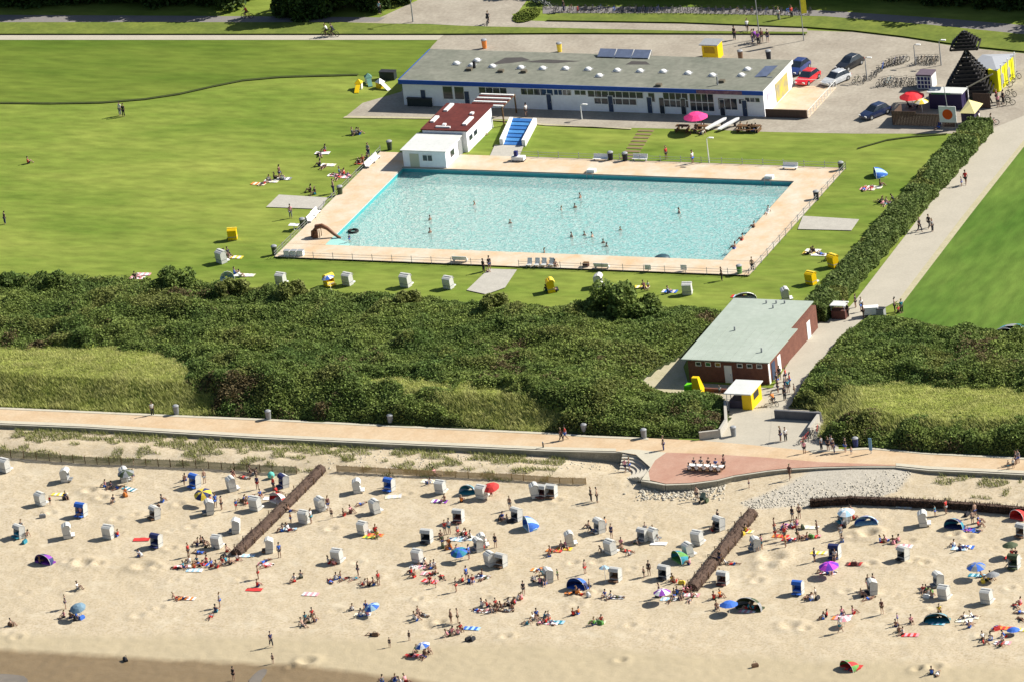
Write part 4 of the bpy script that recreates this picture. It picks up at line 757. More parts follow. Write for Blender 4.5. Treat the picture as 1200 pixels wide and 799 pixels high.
def chair(px, py, rz, c='k', yel=False, grp=None):
    o = CH if first_chair[0] else tree_copy(CH); first_chair[0] = False; o.location = ground(px, py); o.rotation_euler = (0, 0, radians(rz)); s_ = random.uniform(.93, 1.02); o.scale = (s_, s_, s_)
    recolor(o, awning=(.54, .54, .51) if c in 'wgtodmk' else C8[c], lining=C8[c], cushion=tuple(min(1, v*1.3+.01) for v in C8[c]), footrest=C8[c]); a = rz % 360
    if yel:
        for ch in o.children:
            if ch.name.split('.')[0] == 'awning': ch.color = (*C8['y'], 1)
            if ch.name.split('.')[0] in ('hood', 'back', 'side_panel'): ch.data = ch.data.copy(); ch.data.materials[0] = yellowp
    view = 'seen from behind' if 110 < a < 250 else ('turned sideways' if 60 < a <= 110 or 250 <= a < 300 else f'with {CN[c]} lining')
    tag(o, f"{'yellow' if yel else 'white'} beach chair {view}", 'beach chair', (px, py-10), grp or ('beach chairs on the sand' if py > 500 else 'beach chairs on the pool lawn')); return o
for spec in '''6,552,160,w;77,563,100,g;48,591,150,w;96,604,-12,b;146,563,120,w;23,629,-30,t;79,629,115,w;128,630,168,w;182,607,-35,d;184,640,-15,n;229,570,-25,b;272,574,130,w;246,601,-60,g;300,597,165,w;333,570,-40,n;376,597,140,w;357,612,165,w;
277,623,-75,g;255,641,170,w;316,646,-70,d;396,658,170,w;419,576,110,w;457,574,-15,b;517,577,170,w;565,583,165,w;440,600,140,w;426,625,160,w;538,611,-5,m;501,635,-5,k;561,645,-50,g;490,658,165,w;575,662,140,w;588,663,-20,d;627,582,120,w;636,582,-10,m;647,582,-8,d;606,609,-25,k;703,623,-40,g;668,638,120,w;716,648,150,w;754,633,-20,g;766,633,150,g;643,681,-55,t;722,680,-10,d;779,677,-15,k;843,620,-30,k;818,637,165,w;886,644,-55,g;979,653,-5,n;848,684,-10,m;936,695,-5,b;1059,655,-25,k;1023,695,-60,k;1100,686,-50,g;1107,701,168,w;1157,706,170,w;1189,665,-8,x;990,612,-50,t;1082,615,110,w;1198,628,-20,d;807,651,140,w;565,640,120,w'''.replace('\n', '').split(';'):
    a, b_, c, d = spec.split(','); chair(float(a), float(b_), float(c), d)
for a, b_, c, d in ((330, 334, 170, 'w'), (408, 334, 165, 'w'), (476, 336, 168, 'w'), (526, 338, 166, 'w'), (806, 345, -170, 'w'), (921, 352, 120, 'w'), (702, 336, 100, 'w'), (260, 308, 150, 'w')): chair(a, b_, c, d)
for a, b_, c, d in ((273, 281, -165, 'o'), (386, 335, 60, 'y'), (977, 313, 150, 'w'), (951, 333, 160, 'w'), (646, 342, 120, 'k')): chair(a, b_, c, d, True)
# parasols
def parasol(px, py, c1, c2, label, R=1.1, h=1.9, tilt=(0, 0), full=True, lm=True):
    r = T('parasol', label, 'parasol', px, py, 'parasols', fullab=full, dy=18); top = Vector((tilt[0], tilt[1], h)); n = 8
    MB().tube([(0, 0, -.2), top], .03, 6).build('pole', white, r); m = MB(); nz = Vector((tilt[0]*.5, tilt[1]*.5, 1)).normalized(); q = nz.to_track_quat('Z', 'Y'); vs = []
    for rr_, zz in ((0, .05), (.5, -.06), (1, -.36)):
        for k in range(16): v = q @ Vector((cos(2*pi*k/16)*R*rr_*(1 if k % 2 == 0 else .96), sin(2*pi*k/16)*R*rr_*(1 if k % 2 == 0 else .96), zz*R)); vs.append(top+v)
    fs = [(i*16+k, i*16+(k+1) % 16, i*16+16+(k+1) % 16, i*16+16+k) for i in range(2) for k in range(16)]
    for part, cc, sel in (('canopy', c1, (0, 1)), ('canopy', c2, (2, 3))):
        mm = MB(); mm.add(vs, [f for j, f in enumerate(fs) if (j % 16) % 4 in sel]); mm.build(part, fabric, r, color=C8[cc], smooth=False)
    m = MB(); [m.tube([top, vs[32+2*k]-Vector((0, 0, .02))], .012, 3, cap=False) for k in range(8)]; m.build('ribs', grey, r); return r
parasol(817, 154, 'p', 'p', 'big pink parasol in front of the long white building', 1.55, 2.4)
for o in THINGS[-1][0].children:
    if o.name.startswith('canopy'): o.color = (.8, .04, .22, 1)
parasol(1070, 128, 'r', 'w', 'red and white parasol on the brown fenced terrace', 1.6, 2.2); parasol(1081, 132, 'y', 'c', 'small pale yellow parasol on the terrace', .9, 1.7)
for o in [o for t_ in THINGS[-2:-1] for o in t_[0].children]:
    if o.name.startswith('canopy'): o.color = (.75, .02, .03, 1)
parasol(96, 722, 'l', 'l', 'tilted slate blue parasol low on the left of the beach', .95, 1.6, (-.1, -.7)); [setattr(o, 'color', (.16, .26, .34, 1)) for o in THINGS[-1][0].children if o.name.startswith('canopy')]
parasol(241, 588, 'y', 'n', 'tilted yellow and navy parasol', 1.05, 1.6, (.1, -.8)); parasol(578, 580, 'r', 'r', 'big red parasol behind a white beach chair', 1.0, 1.5, (0, -.5)); parasol(541, 655, 'b', 't', 'bright blue tilted parasol', 1.0, 1.4, (0, -.6))
parasol(441, 719, 'b', 'l', 'blue and pale blue parasol', .9, 1.3, (-.3, -.5)); parasol(500, 766, 'b', 'w', 'pale blue and white parasol close to the wet sand', .85, 1.4, (-.3, -.3)); parasol(710, 682, 'g', 'l', 'slate grey parasol standing high over a brown chair', .62, 2.0)
parasol(777, 705, 'v', 'w', 'lilac and white parasol beside dark figures', 1.0, 1.5); parasol(855, 718, 'b', 'b', 'royal blue parasol beside the camouflage tent', 1.05, 1.4); parasol(973, 674, 'v', 'p', 'violet and magenta parasol', 1.15, 1.6, (0, -.2))
for o in THINGS[-1][0].children:
    if o.name.startswith('canopy'): o.color = (.12, .02, .4, 1) if o.name == sorted(c_.name for c_ in THINGS[-1][0].children if c_.name.startswith('canopy'))[0] else (.6, .06, .6, 1)
parasol(1145, 676, 'b', 'g', 'blue and grey parasol', 1.1, 1.7, (.1, -.2)); parasol(1164, 681, 'g', 'g', 'grey parasol low over sitting people', .8, 1.1); parasol(1188, 743, 'b', 'b', 'bright blue parasol low on the sand', .75, .8); parasol(993, 614, 'l', 'w', 'light blue and white parasol next to a blue tent', 1.0, 1.9, (.1, -.3))
parasol(990, 733, 'p', 'w', 'pale lilac parasol near the water edge', .8, 1.1); parasol(389, 341, 'b', 'w', 'blue and white parasol over the yellow chair', .8, 1.9, (-.4, 0)); parasol(1185, 652, 'x', 'x', 'olive parasol at the right border', .9, 1.7)
parasol(150, 566, 'g', 'x', 'dark slate parasol shading a group', 1.0, 1.7, (0, -.3))
# dome tents and shelters (open side faces -y)
def tent(px, py, c1, c2, label, w=1.3, d=.95, h=1.1, rz=-20):
    r = T('beach_tent', label, 'beach tent', px, py, 'beach tents', radians(rz), True); n, mm_ = 14, 8; vs = []
    for j in range(mm_+1):
        u = j/mm_*.94
        for i in range(n+1):
            a = pi*i/n; k = cos(u*pi/2)**.75; vs.append((cos(a)*w*k, (u-.35)*1.8*d, sin(a)**.85*h*k*(1 if j else 1.03)))
    f = [(j*(n+1)+i, j*(n+1)+i+1, (j+1)*(n+1)+i+1, (j+1)*(n+1)+i) for j in range(mm_) for i in range(n)]
    MB().add(vs, [q for k, q in enumerate(f) if (k % n)//3 % 2 == 0]).build('canopy', fabric, r, color=C8[c1]); MB().add(vs, [q for k, q in enumerate(f) if (k % n)//3 % 2]).build('canopy', fabric, r, color=C8[c2])
    MB().tube([vs[i]+(0,)*0 for i in range(n+1)], .025, 5).build('hoop', white, r); MB().box(-w*.9, -.62*d*1.1, -.1, w*.9, d*.5, .15).build('floor', fabric, r, color=C8[c2]); return r
tent(54, 658, 'n', 'v', 'purple and navy dome tent on the left of the beach', 1.25, .9, 1.1); tent(549, 577, 'l', 't', 'pale teal wind shelter beside the red parasol', 1.0, .8, 1.15, 5)
tent(622, 618, 'b', 'l', 'blue and white pop-up tent', 1.1, .9, 1.5, -50); tent(679, 688, 'n', 'b', 'dark blue dome tent', 1.3, 1.0, 1.35, -15); tent(798, 656, 't', 'e', 'teal and green tent beside the right groyne', 1.2, .9, 1.25, -40)
tent(880, 712, 'g', 'x', 'large camouflage patterned tent with pale border', 1.65, 1.0, 1.45, -10); tent(1016, 613, 'b', 'l', 'bright blue dome tent under the brushwood wall', 1.35, .9, 1.1, 10); tent(1120, 617, 't', 'n', 'slate blue dome tent', 1.2, .9, 1.2, -10)
tent(1195, 606, 'r', 'r', 'red tent at the right border under the brushwood wall', 1.0, .9, 1.1); tent(1099, 727, 'x', 't', 'olive and teal tent with a wide groundsheet', 1.5, .9, 1.1, 8); tent(997, 782, 'e', 'r', 'green and red shelter near the bottom of the beach', 1.25, .9, .95, -35)
tent(328, 588, 'r', 'w', 'red and white wind shelter by the left groyne', 1.3, .8, 1.3, -30); tent(266, 328, 'l', 'w', 'blue and white small tent on the left lawn', .9, .7, 1.2, 30); tent(873, 350, 'g', 'w', 'grey dome tent behind the brick building', 1.4, .9, .9, 20)
tent(1031, 206, 'b', 'l', 'pale blue pop-up shelter on the lawn beside the hedge', 1.0, .9, 1.1, -60); tent(1188, 388, 'g', 't', 'grey green covered tent at the meadow edge', 2.0, 1.4, 1.0, 10); tent(1178, 390, 'g', 'g', 'dark grey low tent left of the grey green one', 1.3, 1.0, .8, 10)
# ball, towels, bags
r = T('beach_ball', 'teal inflatable ball on the sand in front of the khaki fence', 'ball', 318, 560, fullab=True, dy=5); MB().lathe([(0, 0), (.2, .03), (.38, .18), (.42, .42), (.32, .68), (.12, .8), (0, .82)], 12).build('ball', fabric, r, color=(.12, .5, .42), smooth=True)
def towel(px, py, c, c2=None, rz=0, l=1.9, w_=.85):
    g0 = ground(px, py); r = empty('towel', g0, radians(rz)); m = MB(); n = 6; vs = []
    cr_, sr_ = cos(radians(rz)), sin(radians(rz))
    def gz(x, y):
        X_, Y_ = g0.x+x*cr_-y*sr_, g0.y+x*sr_+y*cr_; return (float(beachH(X_, Y_))-g0.z if Y_ < wallY(X_) else 0)
    for i in range(n+1):
        for j in range(4): x, y = (i/n-.5)*l, (j/3-.5)*w_; vs.append((x, y, gz(x, y)+.05+random.uniform(0, .03)))
    for part, cc, f in (('cloth', c, lambda i: i % 2 == 0), ('stripe', c2 or c, lambda i: i % 2)):
        mm = MB(); mm.add(vs, [(i*4+j, i*4+4+j, i*4+5+j, i*4+1+j) for i in range(n) for j in range(3) if f(i)]); mm.build(part, fabric, r, color=C8[cc])
    tag(r, f"{CN[c]} {'and '+CN[c2]+' striped ' if c2 and c2 != c else ''}towel spread flat", 'towel', (px, py), 'towels spread on the ground')
TOW = '''166,632,r,r,10;70,579,y,c,5;152,573,t,w,-20;461,582,c,w,15;503,564,c,w,0;515,587,w,v,0;318,584,w,w,5;338,620,w,l,10;298,691,r,r,5;364,696,w,p,0;220,701,o,w,0;214,664,p,w,20;236,661,r,b,0;290,651,w,l,0;228,668,l,w,5;311,661,p,w,0;504,681,r,p,-10;503,672,p,w,0;553,736,b,l,0;566,716,w,w,0;425,720,c,w,10;440,627,r,o,0;435,629,y,e,0;650,645,o,r,0;661,643,o,y,0;632,668,o,c,0;772,637,w,w,5;784,702,l,w,0;645,730,p,w,0;652,729,t,l,0;672,694,o,c,0;722,700,w,g,5;810,697,w,p,5;
915,628,o,r,0;926,632,r,w,0;952,629,r,p,10;925,616,p,v,0;950,618,c,w,0;960,648,y,c,0;971,671,p,w,0;1001,661,m,r,0;1125,643,l,w,0;1132,641,w,b,0;1145,674,t,l,0;1140,622,b,n,0;1133,620,v,b,0;1067,744,r,p,5;1060,640,p,w,0;1130,727,c,w,10;1138,723,w,c,0;1098,730,t,l,0;1178,736,r,o,0;1196,738,y,c,0;1001,781,r,r,0;989,722,p,w,0;985,724,o,p,0;1187,655,r,w,0;853,709,w,p,0;876,716,p,w,0;1060,594,c,w,0;874,623,y,c,0;700,729,e,c,0;484,768,r,p,0;565,676,g,w,0;490,664,w,p,0;545,632,w,l,0;554,630,w,w,20;535,632,l,w,0;1175,753,w,p,0;
168,322,w,p,5;161,326,p,w,0;303,216,o,c,-5;318,213,w,c,0;333,210,w,g,0;378,180,w,w,5;385,194,w,c,0;393,206,w,p,0;402,208,p,w,0;425,192,o,r,0;434,192,w,l,0;1017,222,p,c,0;1025,220,w,c,0;1042,238,p,w,0;950,297,y,c,0;960,299,w,w,0;953,294,w,c,0;866,348,r,l,0;785,342,w,b,0;752,337,y,c,0;276,302,w,y,0;283,323,w,w,0;290,323,w,c,0;1050,300,c,w,0'''.replace('\n', '').split(';')
for s_ in TOW[:-1]:
    a, b_, c, d, e = s_.split(','); towel(float(a), float(b_), c, d, float(e))
BAG0 = None
def bag(px, py, c, s_=1):
    global BAG0
    if BAG0 is None:
        BAG0 = empty('beach_bag', (0, 0, 0)); MB().add([(-.3, -.16, 0), (.3, -.16, 0), (.3, .16, 0), (-.3, .16, 0), (-.34, -.14, .22), (.34, -.14, .22), (.34, .14, .22), (-.34, .14, .22), (-.26, -.08, .38), (.26, -.08, .38), (.26, .08, .38), (-.26, .08, .38)],
            [(3, 2, 1, 0), (8, 9, 10, 11)]+[(k*4+i, k*4+(i+1) % 4, k*4+4+(i+1) % 4, k*4+4+i) for k in range(2) for i in range(4)]).build('body', fabric, BAG0); MB().tube([(-.15, -.1, .36), (-.1, -.12, .55), (.1, -.12, .55), (.15, -.1, .36)], .02, 4).build('handle', dark, BAG0); o = BAG0
    else: o = tree_copy(BAG0)
    o.location = ground(px, py); o.rotation_euler.z = px*.7; o.scale = (s_,)*3; recolor(o, body=C8[c]); tag(o, f'small {CN[c]} beach bag', 'bag', (px, py-2), 'bags lying on the ground')
for s_ in '29,636,t;50,606,g;77,585,k;147,581,o;147,774,k;165,651,w;59,657,d;411,600,m;549,750,k;554,750,k;676,694,o;941,619,x;1001,662,m;885,781,d;704,731,e;1152,682,y;828,588,x;958,702,k;96,725,b;88,726,k;432,717,c;287,588,d;325,586,w;440,745,d;519,641,x;526,643,o;598,612,k;586,608,k;690,698,w;799,684,y;951,630,e;1036,636,d;1090,694,e;1086,700,w;1168,738,r;486,667,w;253,641,k;262,653,k;746,636,g;772,699,k;712,645,r;1133,604,k;990,617,k;870,626,y;335,588,o;13,733,d;1048,636,p'.split(';'):
    a, b_, c = s_.split(','); bag(float(a), float(b_), c, 1.15)
# ------------------------------------------------------------------ people
def skin_mesh(J, edges, rad, grow=0.0, sub=1):
    names = sorted({n for e in edges for n in e}, key=lambda n: (n != 'pelvis', n)); ix = {n: i for i, n in enumerate(names)}
    me = bpy.data.meshes.new('tmp'); me.from_pydata([J[n] for n in names], [(ix[a], ix[b]) for a, b in edges], []); o = bpy.data.objects.new('tmp', me); COL.objects.link(o)
    o.modifiers.new('s', 'SKIN'); sv = me.skin_vertices[0].data
    for n in names: r_ = rad[n]; r_ = r_ if isinstance(r_, tuple) else (r_, r_); sv[ix[n]].radius = (r_[0]+grow, r_[1]+grow); sv[ix[n]].use_root = (n == names[0])
    if sub: m = o.modifiers.new('u', 'SUBSURF'); m.levels = sub; m.render_levels = sub
    dg = bpy.context.evaluated_depsgraph_get(); dg.update(); out = bpy.data.meshes.new_from_object(o.evaluated_get(dg)); bpy.data.objects.remove(o); bpy.data.meshes.remove(me)
    out.polygons.foreach_set('use_smooth', [True]*len(out.polygons)); return out
RAD = dict(pelvis=(.15, .11), spine=(.125, .10), chest=(.165, .115), neck=.055, jaw=.075, head=(.085, .10), crown=.055, nose=.02)
for s_ in 'LR': RAD.update({'sh'+s_: .06, 'el'+s_: .045, 'wr'+s_: .032, 'ha'+s_: .038, 'hip'+s_: .09, 'kn'+s_: .06, 'an'+s_: .04, 'toe'+s_: .036})
BODY = [('pelvis', 'spine'), ('spine', 'chest'), ('chest', 'neck'), ('neck', 'jaw'), ('jaw', 'head'), ('head', 'crown'), ('head', 'nose')]
for s_ in 'LR': BODY += [('chest', 'sh'+s_), ('sh'+s_, 'el'+s_), ('el'+s_, 'wr'+s_), ('wr'+s_, 'ha'+s_), ('pelvis', 'hip'+s_), ('hip'+s_, 'kn'+s_), ('kn'+s_, 'an'+s_), ('an'+s_, 'toe'+s_)]
STAND = dict(pelvis=(0, 0, .95), spine=(0, .01, 1.13), chest=(0, 0, 1.33), neck=(0, .01, 1.49), jaw=(0, .03, 1.56), head=(0, .02, 1.65), crown=(0, .01, 1.73), nose=(0, .13, 1.62),
    shL=(-.17, 0, 1.41), shR=(.17, 0, 1.41), elL=(-.23, -.02, 1.14), elR=(.23, -.02, 1.14), wrL=(-.23, .06, .91), wrR=(.23, .06, .91), haL=(-.22, .09, .83), haR=(.22, .09, .83),
    hipL=(-.09, 0, .88), hipR=(.09, 0, .88), knL=(-.11, .02, .49), knR=(.11, .02, .49), anL=(-.12, -.02, .07), anR=(.12, -.02, .07), toeL=(-.14, .13, .03), toeR=(.14, .13, .03))
def shiftup(J, dz, dy=0, keys=None): return {k: (v[0], v[1]+dy, v[2]+dz) for k, v in J.items()}
POSE = {'S': dict(STAND)}
POSE['W'] = dict(STAND, knL=(-.1, .22, .52), anL=(-.1, .28, .1), toeL=(-.1, .42, .06), knR=(.1, -.06, .49), anR=(.1, -.34, .14), toeR=(.1, -.24, .03), elL=(-.22, -.14, 1.16), wrL=(-.22, -.14, .95), haL=(-.22, -.12, .87), elR=(.22, .06, 1.15), wrR=(.2, .24, .98), haR=(.2, .3, .92))
up = {k: (v[0], v[1]*1, v[2]-.83) for k, v in STAND.items()}
POSE['I'] = dict(up, spine=(0, -.04, .31), chest=(0, -.06, .51), neck=(0, -.04, .67), jaw=(0, 0, .73), head=(0, -.01, .82), crown=(0, -.02, .90), nose=(0, .10, .80), shL=(-.17, -.06, .59), shR=(.17, -.06, .59), elL=(-.24, .10, .42), elR=(.24, .10, .42), wrL=(-.15, .30, .42), wrR=(.15, .30, .42), haL=(-.10, .36, .44), haR=(.10, .36, .44),
    hipL=(-.09, .05, .11), hipR=(.09, .05, .11), knL=(-.13, .42, .42), knR=(.13, .42, .42), anL=(-.12, .62, .06), anR=(.12, .62, .06), toeL=(-.13, .78, .04), toeR=(.13, .78, .04))
POSE['J'] = dict(POSE['I'], spine=(0, -.12, .28), chest=(0, -.22, .46), neck=(0, -.26, .61), jaw=(0, -.25, .68), head=(0, -.28, .76), crown=(0, -.31, .84), nose=(0, -.16, .76), shL=(-.17, -.22, .54), shR=(.17, -.22, .54), elL=(-.24, -.36, .30), elR=(.24, -.36, .30), wrL=(-.25, -.44, .08), wrR=(.25, -.44, .08), haL=(-.25, -.52, .04), haR=(.25, -.52, .04),
    knL=(-.11, .50, .18), knR=(.14, .44, .36), anL=(-.12, .92, .06), anR=(.14, .66, .06), toeL=(-.14, .96, .18), toeR=(.15, .82, .04))
POSE['L'] = dict(pelvis=(0, 0, .13), spine=(0, -.2, .12), chest=(0, -.4, .13), neck=(0, -.57, .12), jaw=(0, -.64, .14), head=(0, -.73, .12), crown=(0, -.81, .11), nose=(0, -.70, .25), shL=(-.17, -.47, .11), shR=(.17, -.47, .11), elL=(-.27, -.22, .08), elR=(.36, -.62, .08), wrL=(-.26, .02, .07), wrR=(.22, -.82, .08), haL=(-.25, .1, .06), haR=(.12, -.88, .09),
    hipL=(-.09, .07, .12), hipR=(.09, .07, .12), knL=(-.13, .47, .13), knR=(.12, .42, .33), anL=(-.15, .88, .06), anR=(.14, .72, .07), toeL=(-.19, .92, .17), toeR=(.15, .86, .04))
POSE['D'] = dict(shiftup(POSE['I'], .38), knL=(-.12, .44, .52), knR=(.12, .44, .52), anL=(-.12, .52, .10), anR=(.12, .52, .10), toeL=(-.13, .68, .04), toeR=(.13, .68, .04))
POSE['B'] = dict(STAND, pelvis=(0, -.12, .90), spine=(0, .05, 1.0), chest=(0, .24, 1.05), neck=(0, .38, 1.04), jaw=(0, .44, 1.0), head=(0, .52, .98), crown=(0, .6, .96), nose=(0, .52, .87), shL=(-.17, .3, 1.05), shR=(.17, .3, 1.05), elL=(-.2, .34, .78), elR=(.2, .34, .78), wrL=(-.16, .42, .55), wrR=(.16, .42, .55), haL=(-.14, .46, .47), haR=(.14, .46, .47), hipL=(-.09, -.12, .84), hipR=(.09, -.12, .84), knL=(-.12, -.02, .47), knR=(.12, -.02, .47))
POSE['C'] = dict(shiftup(POSE['I'], .82), spine=(0, .06, 1.12), chest=(0, .17, 1.28), neck=(0, .25, 1.43), jaw=(0, .30, 1.49), head=(0, .31, 1.58), crown=(0, .31, 1.66), nose=(0, .42, 1.56), shL=(-.17, .19, 1.36), shR=(.17, .19, 1.36), elL=(-.24, .38, 1.16), elR=(.24, .38, 1.16), wrL=(-.25, .55, 1.05), wrR=(.25, .55, 1.05), haL=(-.24, .62, 1.04), haR=(.24, .62, 1.04),
    hipL=(-.09, .05, .93), hipR=(.09, .05, .93), knL=(-.12, .38, .78), knR=(.12, .30, .62), anL=(-.12, .26, .42), anR=(.12, .14, .18), toeL=(-.12, .40, .38), toeR=(.12, .28, .13))
TOP = [('pelvis', 'spine'), ('spine', 'chest'), ('chest', 'shL'), ('chest', 'shR'), ('shL', 'slL'), ('shR', 'slR')]
SHORT = [('pelvis', 'hipL'), ('pelvis', 'hipR'), ('hipL', 'thL'), ('hipR', 'thR')]; LONG = SHORT[:2]+[('hipL', 'knL'), ('hipR', 'knR'), ('knL', 'shinL'), ('knR', 'shinR')]
PM = {}
def lerp3(a, b, f): return tuple(a[i]+(b[i]-a[i])*f for i in range(3))
for k, J in POSE.items():
    J = dict(J); R2 = dict(RAD)
    for s_ in 'LR':
        J['sl'+s_] = lerp3(J['sh'+s_], J['el'+s_], .55); J['th'+s_] = lerp3(J['hip'+s_], J['kn'+s_], .55); J['shin'+s_] = lerp3(J['kn'+s_], J['an'+s_], .85); R2['sl'+s_] = .055; R2['th'+s_] = .085; R2['shin'+s_] = .05
    hj = {'a': lerp3(J['head'], J['crown'], -.2), 'pelvis': J['crown'], 'c': lerp3(J['head'], J['crown'], 1.35)}
    back = Vector(J['head'])-Vector(J['nose']); back = back.normalized()*.045
    hj = {n: tuple(Vector(v)+back) for n, v in hj.items()}
    hm = skin_mesh(hj, [('a', 'pelvis'), ('pelvis', 'c')], dict(a=.085, pelvis=.088, c=.03), 0, 1)
    PM[k] = dict(body=skin_mesh(J, BODY, R2), shirt=skin_mesh(J, TOP, R2, .022), shorts=skin_mesh(J, SHORT, R2, .024), trousers=skin_mesh(J, LONG, R2, .022), hair=hm)
    for n, me in PM[k].items(): me.materials.clear(); me.materials.append(skinm if n == 'body' else hairm if n == 'hair' else fabric); me.name = 'person_'+n
SKINS = [(.34, .20, .14), (.28, .16, .11), (.44, .28, .21), (.22, .12, .08), (.38, .24, .17)]; HAIRS = [(.02, .013, .01), (.05, .03, .015), (.10, .06, .03), (.25, .17, .08), (.012, .01, .01), (.30, .24, .15)]
PN = {'S': 'standing', 'W': 'walking', 'I': 'sitting', 'J': 'leaning back', 'L': 'lying', 'D': 'seated', 'B': 'bending', 'C': 'cycling', 'M': 'swimming'}
GR = {'beach': 'people on the beach', 'prom': 'people on the promenade and paths', 'lawn': 'people on the lawns and pool deck', 'pool': 'people in the pool water', 'top': 'people around the car park'}
def person(px, py, pose, top, bot=None, rz=None, sc=None, loc=None, area=None):
    kid = pose.islower(); pose = pose.upper(); swim = pose == 'M'; pk = 'S' if swim else pose
    if pk == 'I' and random.random() < .35: pk = 'J'
    if bot is None: bot = random.choice('nkbgrnkxdt')
    long_ = bot.isupper(); bot = bot.lower(); s_ = sc or (random.uniform(.62, .74) if kid else random.uniform(.94, 1.06))
    g_ = loc or ground(px, py); o = bpy.data.objects.new('person', PM[pk]['body']); COL.objects.link(o); o.color = (*random.choice(SKINS), 1)
    o.location = (g_[0], g_[1], g_[2]+(0 if not swim else 0)); o.rotation_euler = (0, 0, radians(rz if rz is not None else random.uniform(0, 360))); o.scale = (s_,)*3
    if swim: o.location = (*P(px, py, -.42)[:2], -.42-.95*s_*random.uniform(1.2, 1.45))
    def part(n, c):
        q = bpy.data.objects.new(n, PM[pk][n]); COL.objects.link(q); q.parent = o; q.color = (*c, 1)
    part('hair', random.choice(HAIRS)); part('trousers' if long_ else 'shorts', C8[bot])
    if top != 's': part('shirt', C8[top])
    ar = area or ('beach' if py > 560 or (py > 535 and px < 700) else 'prom' if py > 340 else 'lawn'); who = 'child' if kid else 'person'
    desc = f"{PN[pk if not swim else 'M']} {who} " + ('' if swim else (f"in {CN[bot]} {'trousers' if long_ else 'shorts'} only" if top == 's' else f"in {CN[top]} top, {CN[bot]} {'trousers' if long_ else 'shorts'}"))
    tag(o, desc.strip(), 'person', (px, py-(2 if pose in 'IL' else 7)), GR[ar]); return o
